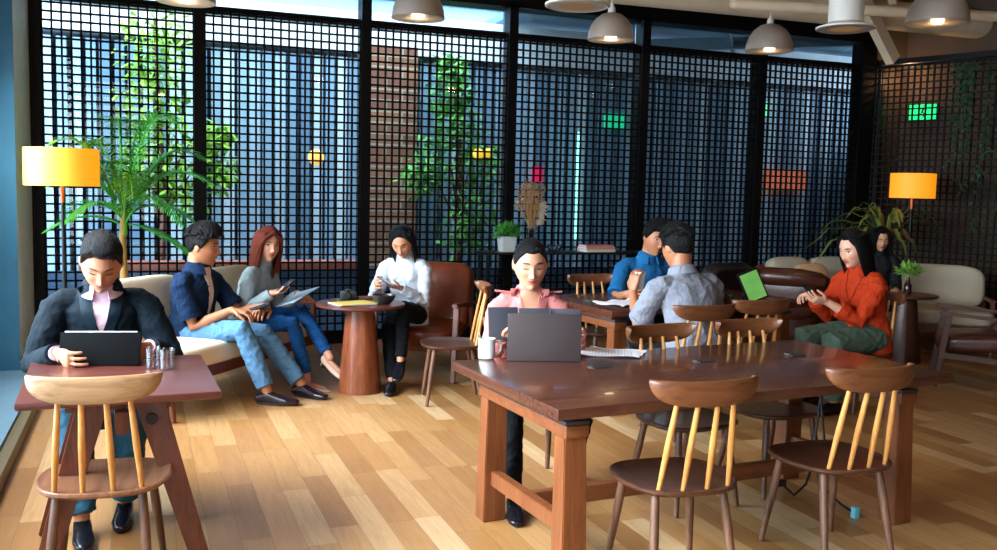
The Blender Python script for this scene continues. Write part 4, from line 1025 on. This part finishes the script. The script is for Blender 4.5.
    # ---- shoes
    for nm,(hj,K_,an,fd) in Lg.items():
        sh=p['shoes']; sb=B(); rt=fd.cross(V((0,0,1))).normalized(); up=rt.cross(fd).normalized(); z0=an-up*.070*k
        if sh.get('heel'):
            fd2=(fd-V((0,0,.40))).normalized() if len(p['feet'][nm])<3 else fd; up2=rt.cross(fd2)
            a0=an-up*.03*k
            sb.loft([(a0-fd*.040*k-up*.008*k,rt*.028*k,up2*.030*k),(a0+fd*.01*k-up*.026*k,rt*.030*k,up2*.020*k),(a0+fd*.08*k-up*.040*k,rt*.038*k,up2*.022*k),(a0+fd*.135*k-up*.048*k,rt*.031*k,up2*.018*k),(a0+fd*.18*k-up*.056*k,rt*.009*k,up2*.007*k)],16,2.3)
            sb.tube([a0-fd*.045*k-up*.02*k,a0-fd*.05*k-up*.065*k],[.013*k,.006*k],10,False)
            sm=remesh(sb,.0045,2,.4); mesh_obj('high_heel_shoe',sm,sh['mat'],t); continue
        sb.loft([(z0-fd*.055*k+up*.035*k,rt*.030*k,up*.030*k),(z0+up*.045*k,rt*.036*k,up*.042*k),(z0+fd*.06*k+up*.032*k,rt*.038*k,up*.032*k),(z0+fd*.13*k+up*.022*k,rt*.043*k,up*.022*k),(z0+fd*.185*k+up*.018*k,rt*.030*k,up*.015*k)],18,2.3)
        sm=remesh(sb,.005,2,.4); so=mesh_obj('shoe',sm,sh['mat'],t)
        sl_=B(); n=24; ring=[]
        for i in range(n):
            a=2*PI*i/n; xx=math.cos(a)*.046*k; yy=math.sin(a)*.135*k; xx*=.86+.14*math.sin(a); ring.append(z0+fd*(.062*k+yy)+rt*xx+up*.001)
        sl_.rings([ring,[q+up*.013*k for q in ring]]); sl_.build('sole',M['black_plastic'],so)
    return dict(root=t,A=A,Lg=Lg,H=H,nb=nb,chest=chest,Fw=Fw,Rt=Rt,surf=surf,sp=sp)
navy=fabric('navy_suit',(8,24,34),.8,.35,wr=7,var=.12); navyl=fabric('navy_lapel',(14,34,46),.65,.1,wr=5,var=.1)
pinkshirt=fabric('pale_pink_shirt',(222,186,200),.8,.3,wr=14,var=.04)
tealpant=fabric('teal_trousers',(44,88,108),.8,.4,wr=9,var=.1)
denim=fabric('denim_blue',(84,126,162),.9,.5,wr=12,var=.3); denim2=fabric('denim_deep',(18,72,130),.9,.45,wr=12,var=.2)
denimshirt=fabric('dark_denim_shirt',(10,36,66),.85,.4,wr=10,var=.18); cream_tee=fabric('cream_tee',(224,208,196),.9,.3,wr=12,var=.04)
greysw=fabric('grey_sweater',(146,162,168),.95,.35,wr=12,var=.1); whitesw=fabric('white_turtleneck',(200,208,220),.9,.35,wr=12,var=.04)
blackp=fabric('black_trousers',(7,9,14),.85,.4,wr=10,var=.1); pinkj=fabric('pink_jacket',(216,132,128),.85,.4,wr=11,var=.06)
polo=fabric('blue_polo',(24,92,142),.85,.35,wr=10,var=.12); greysh=fabric('grey_check_shirt',(134,138,150),.85,.4,wr=10,var=.1)
orange=fabric('rust_orange_jacket',(172,48,12),.8,.45,wr=10,var=.1); sage=fabric('sage_trousers',(78,98,84),.85,.4,wr=9,var=.06); darkt=fabric('charcoal_top',(26,26,30),.85,.3)
shoe_b=plain('black_shoe_leather',(16,17,24),.22); shoe_ox=plain('oxblood_loafer',(34,18,28),.2); heel=plain('nude_pump',(226,192,170),.3)
red=plain('red_strap',(190,30,40),.5)
S_m=skin_mat('skin_man',(196,134,100),(176,100,88),0); S_m2=skin_mat('skin_man_b',(176,116,82),(168,98,86),1)
S_w=skin_mat('skin_woman_fair',(214,158,130),(180,56,64),1); S_w0=skin_mat('skin_woman',(206,148,116),(184,84,84),0); S_w1=skin_mat('skin_woman_b',(198,138,104),(190,80,80),0)
S_m3=skin_mat('skin_man_c',(176,116,82),(150,90,80),1)
def hand(w,f,n,**k): d=dict(w=w,f=f,n=n,world=True); d.update(k); return d
# suited man
PS=person('man in a dark navy suit and pale shirt holding a tablet',(-.175,4.86,0),180,dict(k=1.06,lean=12,ew=.62,head=(0,37,-3),skin=S_m,hs=1.08,seed=3,hoff=(0,.0,0),
  hands={'R':hand((-.345,4.40,.80),(.35,-.55,-.12),(.8,.4,.1),curl=.5,thumb=.2),'L':hand((.03,4.42,.81),(-.45,-.5,-.05),(-.7,.5,0),curl=.45,thumb=.3)},
  feet={'L':((-.08,4.50,0),-5),'R':((-.25,4.30,0),5)},feetworld=True,hair=dict(mat=HAIRB,vol=.013,top=.018,quiff=.030,fade=.75,messy=.9,mz=.72,front=.66),
  top=dict(mat=navy,name='suit_jacket',inf=.026,wr=.005,collar=(pinkshirt,.028,20),vneck=(.066,.21,pinkshirt,'shirt_front'),lapel=(.052,.27,navyl,.05),shirtcuff=pinkshirt,cuffh=.03),trousers=dict(mat=tealpant,inf=.02),shoes=dict(mat=shoe_b)))
# man on sofa
PM=person('man in a dark denim shirt and blue jeans on the cream sofa',(.34,7.10,0),-126,dict(k=1.15,tv=.81,seat=.34,lean=5,side=0,turn=0,head=(14,10,4),skin=S_m2,hs=1.06,seed=5,
  hands={'R':hand((.60,6.80,.655),(.65,-.25,-.1),(-.2,.1,-.9),curl=.55),'L':hand((.86,6.92,.66),(-.35,-.5,-.1),(0,.1,-.9),curl=.5)},
  feet={'R':((.83,6.62,0),8),'L':((1.10,6.80,0),-12)},feetworld=True,hair=dict(mat=HAIRB,vol=.020,top=.020,quiff=.022,fade=.4,messy=1.2,front=.5),
  top=dict(mat=denimshirt,inf=.02,sleeve=.40,cuff=True,cuffh=.025,vneck=(.045,.42,cream_tee,'tee_front'),collar=(denimshirt,.035,26),wr=.006),trousers=dict(mat=denim,inf=.014,name='jeans',len=.9),shoes=dict(mat=shoe_ox)))
# woman on sofa
PW=person('woman with long auburn hair in a grey sweater and blue jeans on the cream sofa',(.78,7.48,0),-124,dict(k=1.07,tv=.82,seat=.38,fem=True,lean=12,side=-4,head=(-38,6,-6),skin=S_w,hs=1.08,seed=8,
  hands={'R':hand((.92,7.10,.74),(.75,-.15,.2),(-.1,-.2,.95),curl=.5,thumb=.7,flip=True),'L':hand((1.16,7.34,.70),(.3,-.6,-.1),(-.1,0,-1),curl=.25)},
  feet={'R':((1.17,7.0,.0),10),'L':((1.34,6.98,.17),-14,24)},feetworld=True,hair=dict(mat=HAIRR,vol=.014,top=.008,front=.70,long=.13,n=24,a0=52,flare=.004,extra=[(((.0,.07,.095),(-.06,.075,.05),(-.082,.05,-.02),(-.085,.04,-.10),(-.08,.05,-.18)),.014,.008),(((.0,.07,.095),(.06,.075,.05),(.082,.05,-.02),(.085,.03,-.10),(.08,.03,-.18)),.014,.008)]),
  top=dict(mat=greysw,name='sweater',inf=.017,neck=True,wr=.006,hem=.08),trousers=dict(mat=denim2,inf=.008,name='jeans',len=.88),shoes=dict(mat=heel,heel=True)))
# woman in white turtleneck
PT=person('woman in a white turtleneck and black trousers using a phone in the leather armchair',(2.06,7.36,0),146,dict(k=1.03,tv=.93,seat=.42,ew=.45,fem=True,lean=10,head=(8,34,5),skin=S_w1,hs=1.06,seed=11,
  hands={'R':hand((1.74,7.16,.80),(-.1,-.35,.1),(.8,-.3,.0),curl=.7),'L':hand((1.93,7.12,.76),(-.55,-.1,.12),(-.1,.2,.9),curl=.55,flip=True)},
  feet={'R':((1.78,6.80,.0),12),'L':((1.84,6.78,.16),8,20)},feetworld=True,kh={'R':(0,1,.8),'L':(0,1,1)},hair=dict(mat=HAIRT,vol=.013,top=.008,front=.74,long=.10,n=20,a0=74,fwd=.010,extra=[(((.01,.055,.10),(-.055,.05,.07),(-.082,.03,-.0),(-.084,.04,-.09),(-.075,.05,-.16)),.011,.007),(((.01,.055,.10),(.06,.05,.06),(.082,.025,-.02),(.08,.035,-.09),(.07,.045,-.15)),.011,.007)]),
  top=dict(mat=whitesw,name='turtleneck',inf=.014,neck=True,wr=.006,hem=.10),trousers=dict(mat=blackp,inf=.008),shoes=dict(mat=shoe_b)))
# woman in pink
PP=person('woman in a pink jacket reading a dark folder behind the laptop',(1.94,4.58,0),164,dict(k=.99,fem=True,lean=7,ew=.2,head=(2,16,2),skin=S_w0,hs=1.16,seed=14,
  hands={'R':hand((1.70,4.33,.815),(.25,-.35,.1),(.3,-.1,.9),curl=.5,thumb=.6,flip=True),'L':hand((2.07,4.20,.81),(-.3,-.35,.1),(-.3,-.1,.9),curl=.5,thumb=.6,flip=True)},
  feet={'R':((1.66,4.02,0),0),'L':((2.14,4.42,0),-10)},feetworld=True,hair=dict(mat=HAIRB,vol=.006,top=.004,front=.60,side=.0,nape=-.55,extra=[(((0,-.09,.0),(0,-.12,-.02),(0,-.11,-.05)),.04,.03)]),
  top=dict(mat=pinkj,name='jacket',inf=.019,wr=.005,vneck=(.066,.17,S_w0,'neckline_skin'),lapel=(.062,.22,pinkj,.045),epaulette=True,collar=(pinkj,.02,50)),trousers=dict(mat=blackp,inf=.012),shoes=dict(mat=shoe_b)))
# man in blue polo behind the rear table
PB=person('man in a blue polo shirt facing us behind the rear table',(3.93,6.83,0),172,dict(k=1.15,tv=.88,lean=15,head=(6,16,-8),skin=S_m2,hs=1.04,seed=17,
  hands={'R':hand((3.50,6.30,.775),(.2,-.6,.0),(.9,.1,.1),curl=.6),'L':hand((4.1,6.30,.775),(-.7,-.3,0),(0,0,-1),curl=.3)},
  feet={'R':((-.12,.40,0),0),'L':((.12,.42,0),0)},hair=dict(mat=HAIRB,vol=.014,top=.020,quiff=.012,messy=.8,front=.54),
  top=dict(mat=polo,name='polo_shirt',inf=.018,sleeve=.42,cuff=True,wr=.005,collar=(polo,.03,24),placket=(polo,-.01,.14,.018)),trousers=dict(mat=blackp),shoes=dict(mat=shoe_b)))
# man in grey shirt, back to us
PG=person('man in a grey short sleeved shirt with his back to us',(3.42,5.18,0),2,dict(k=1.16,tv=.86,lean=14,side=-3,turn=4,head=(4,14,0),skin=S_m3,hs=1.05,seed=20,sw=.205,
  hands={'L':hand((3.20,5.66,.87),(.15,.1,1),(.9,.3,0),curl=.55),'R':hand((3.68,5.70,.775),(-.7,.35,0),(0,0,-1),curl=.3)},
  feet={'R':((.12,.34,0),0),'L':((-.12,.34,0),0)},hair=dict(mat=HAIRB,vol=.018,top=.022,fade=.4,messy=1.3,front=.52,nape=-.50),
  top=dict(mat=greysh,inf=.024,sleeve=.42,cuff=True,wr=.008,wf=8,collar=(greysh,.034,24),hem=.1),trousers=dict(mat=blackp),shoes=dict(mat=shoe_b)))
# woman in orange, side view
PO=person('woman in a rust orange jacket seen from the side, looking at her phone',(5.06,5.42,0),95,dict(k=1.10,tv=.90,fem=True,lean=10,head=(0,20,0),skin=S_w,hs=1.06,seed=23,
  hands={'L':hand((4.66,5.40,.80),(-.85,.10,.15),(.2,.5,.6),curl=.5,thumb=.5,flip=True),'R':hand((4.70,5.62,.84),(-.75,-.2,-.1),(.1,-.3,-.9),curl=.6)},
  feet={'R':((.12,.40,0),0),'L':((-.12,.42,0),0)},hair=dict(mat=HAIRB,vol=.013,top=.010,front=.70,long=.17,n=24,a0=66,flare=.004,fwd=.004),
  top=dict(mat=orange,name='jacket',inf=.026,sleeve=.80,cuff=True,cuffh=.05,wr=.008,wf=9,hem=.13,lapel=(.05,.26,orange,.04),collar=(orange,.035,40)),trousers=dict(mat=sage,inf=.03),shoes=dict(mat=shoe_b)))
# dark haired woman behind
PD=person('dark haired woman in a charcoal top sitting behind the woman in orange',(7.08,7.5,0),150,dict(k=.98,fem=True,lean=8,head=(0,18,0),skin=S_w1,hs=1.05,seed=26,vox=.006,
  hands={'L':dict(w=(-.12,.34,.66),f=(.3,.8,0),n=(0,0,-1)),'R':dict(w=(.12,.34,.66),f=(-.3,.8,0),n=(0,0,-1))},
  feet={'R':((.12,.42,0),0),'L':((-.12,.42,0),0)},hair=dict(mat=HAIRB,vol=.013,top=.010,front=.68,long=.17,n=22,a0=48,flare=.006),
  top=dict(mat=darkt,name='top',inf=.018,wr=.006),trousers=dict(mat=blackp),shoes=dict(mat=shoe_b)))
# held things and accessories
def phone(label,c,rotz,tilt,scr=False):
    t=thing('phone',label,'phone',c,rotz*DEG)
    M_=(tilt*DEG,0)
    B().box(V((0,0,0)),(.074,.148,.009),0,.003,M_).build('case',M['black_plastic'],t)
    s=Matrix.Rotation(tilt*DEG,4,'X')@V((0,0,.005)); B().box(s,(.068,.138,.001),0,0,M_).build('screen',plain('phone_screen_%d'%int(c[0]*100),(120,150,170) if scr else (40,52,64),.1),t,False)
phone('black phone in the hands of the man on the sofa',(.80,6.80,.675),-60,10)
phone('phone held up by the woman in the grey sweater',(1.02,7.05,.80),-70,35)
phone('phone with a pale blue screen held over the bowl',(1.78,7.02,.825),60,30,True)
phone('phone held by the woman in the orange jacket',(4.55,5.46,.87),85,50,True)
t=thing('folder','dark grey leather folder opened upright by the woman in pink','folder',(1.845,4.25,.80),-16*DEG)
fm=plain('grey_folder_cover',(64,64,74),.5)
B().box(V((-.155,.012,.085)),(.155,.006,.165),8*DEG,.002,(-14*DEG,0)).build('left_cover',fm,t); B().box(V((0,0,.085)),(.16,.006,.160),0,.002,(-14*DEG,0)).build('middle_cover',fm,t); B().box(V((.155,.012,.085)),(.155,.006,.155),-8*DEG,.002,(-14*DEG,0)).build('right_cover',fm,t)
for x in (-.077,.077): B().bar((x,.024,.006),(x,-.022,.165),.008,.009,.002).build('spine_fold',plain('folder_fold',(96,98,108),.5),t)
t=thing('clipboard','thin light clipboard lying on the knees of the woman in the grey sweater','clipboard',(1.12,7.16,.70),-50*DEG)
B().box(V((0,0,0)),(.22,.30,.006),0,.002,(18*DEG,-16*DEG)).build('board',plain('clipboard_edge',(150,170,185),.4),t)

# ------------------------------------------------------------------ light
w=bpy.data.worlds.new('sky'); scene.world=w; w.use_nodes=True
bg=w.node_tree.nodes['Background']; bg.inputs[0].default_value=(.70,.86,1,1); bg.inputs[1].default_value=8
def area(name,loc,rot,sx,sy,e,col,spread=None):
    l=bpy.data.lights.new(name,'AREA'); l.shape='RECTANGLE'; l.size=sx; l.size_y=sy; l.energy=e; l.color=col
    if spread: l.spread=spread
    o=bpy.data.objects.new(name,l); COL.objects.link(o); o.location=loc; o.rotation_euler=rot; o['kind']='helper'; return o
area('daylight_left',(-1.42,4.0,2.1),(0,-52*DEG,0),1.3,7.0,400,(.90,.96,1),110*DEG)
area('daylight_left_low',(-1.75,3.2,1.45),(0,-PI/2,0),2.4,8.0,260,(.86,.94,1))
area('fill_back',(-.6,-3.9,2.2),(PI/2,0,0),1.8,3.0,70,(.9,.95,1))  # added frontal fill; the back wall has no window
def point(name,loc,e,col,r=.06,spot=None,rot=(0,0,0)):
    l=bpy.data.lights.new(name,'SPOT' if spot else 'POINT'); l.energy=e; l.color=col; l.shadow_soft_size=r
    if spot: l.spot_size=spot; l.spot_blend=.6
    o=bpy.data.objects.new(name,l); COL.objects.link(o); o.location=loc; o.rotation_euler=rot; o['kind']='helper'; return o
W_=(1,.72,.42)
a_=math.atan2(-1.34,.53); point('wall_wash_light',(8.27+math.cos(a_)*.3-math.sin(a_)*.3,9.0+math.sin(a_)*.3+math.cos(a_)*.3,3.0),7,(1,.6,.32),.05)
for l,r,lb in P0: point('pendant_light',(l[0],l[1],l[2]-.03),3,W_,.05)
point('downlight_light',(5.21,6.0,2.86),18,W_,.08,1.9)
point('downlight_light',(2.63,5.5,2.7),15,W_,.08,1.9)
point('spot_over_table_end',(4.9,3.6,3.9),45,(1,.62,.3),.05,.75,(0,PI*.13,0))
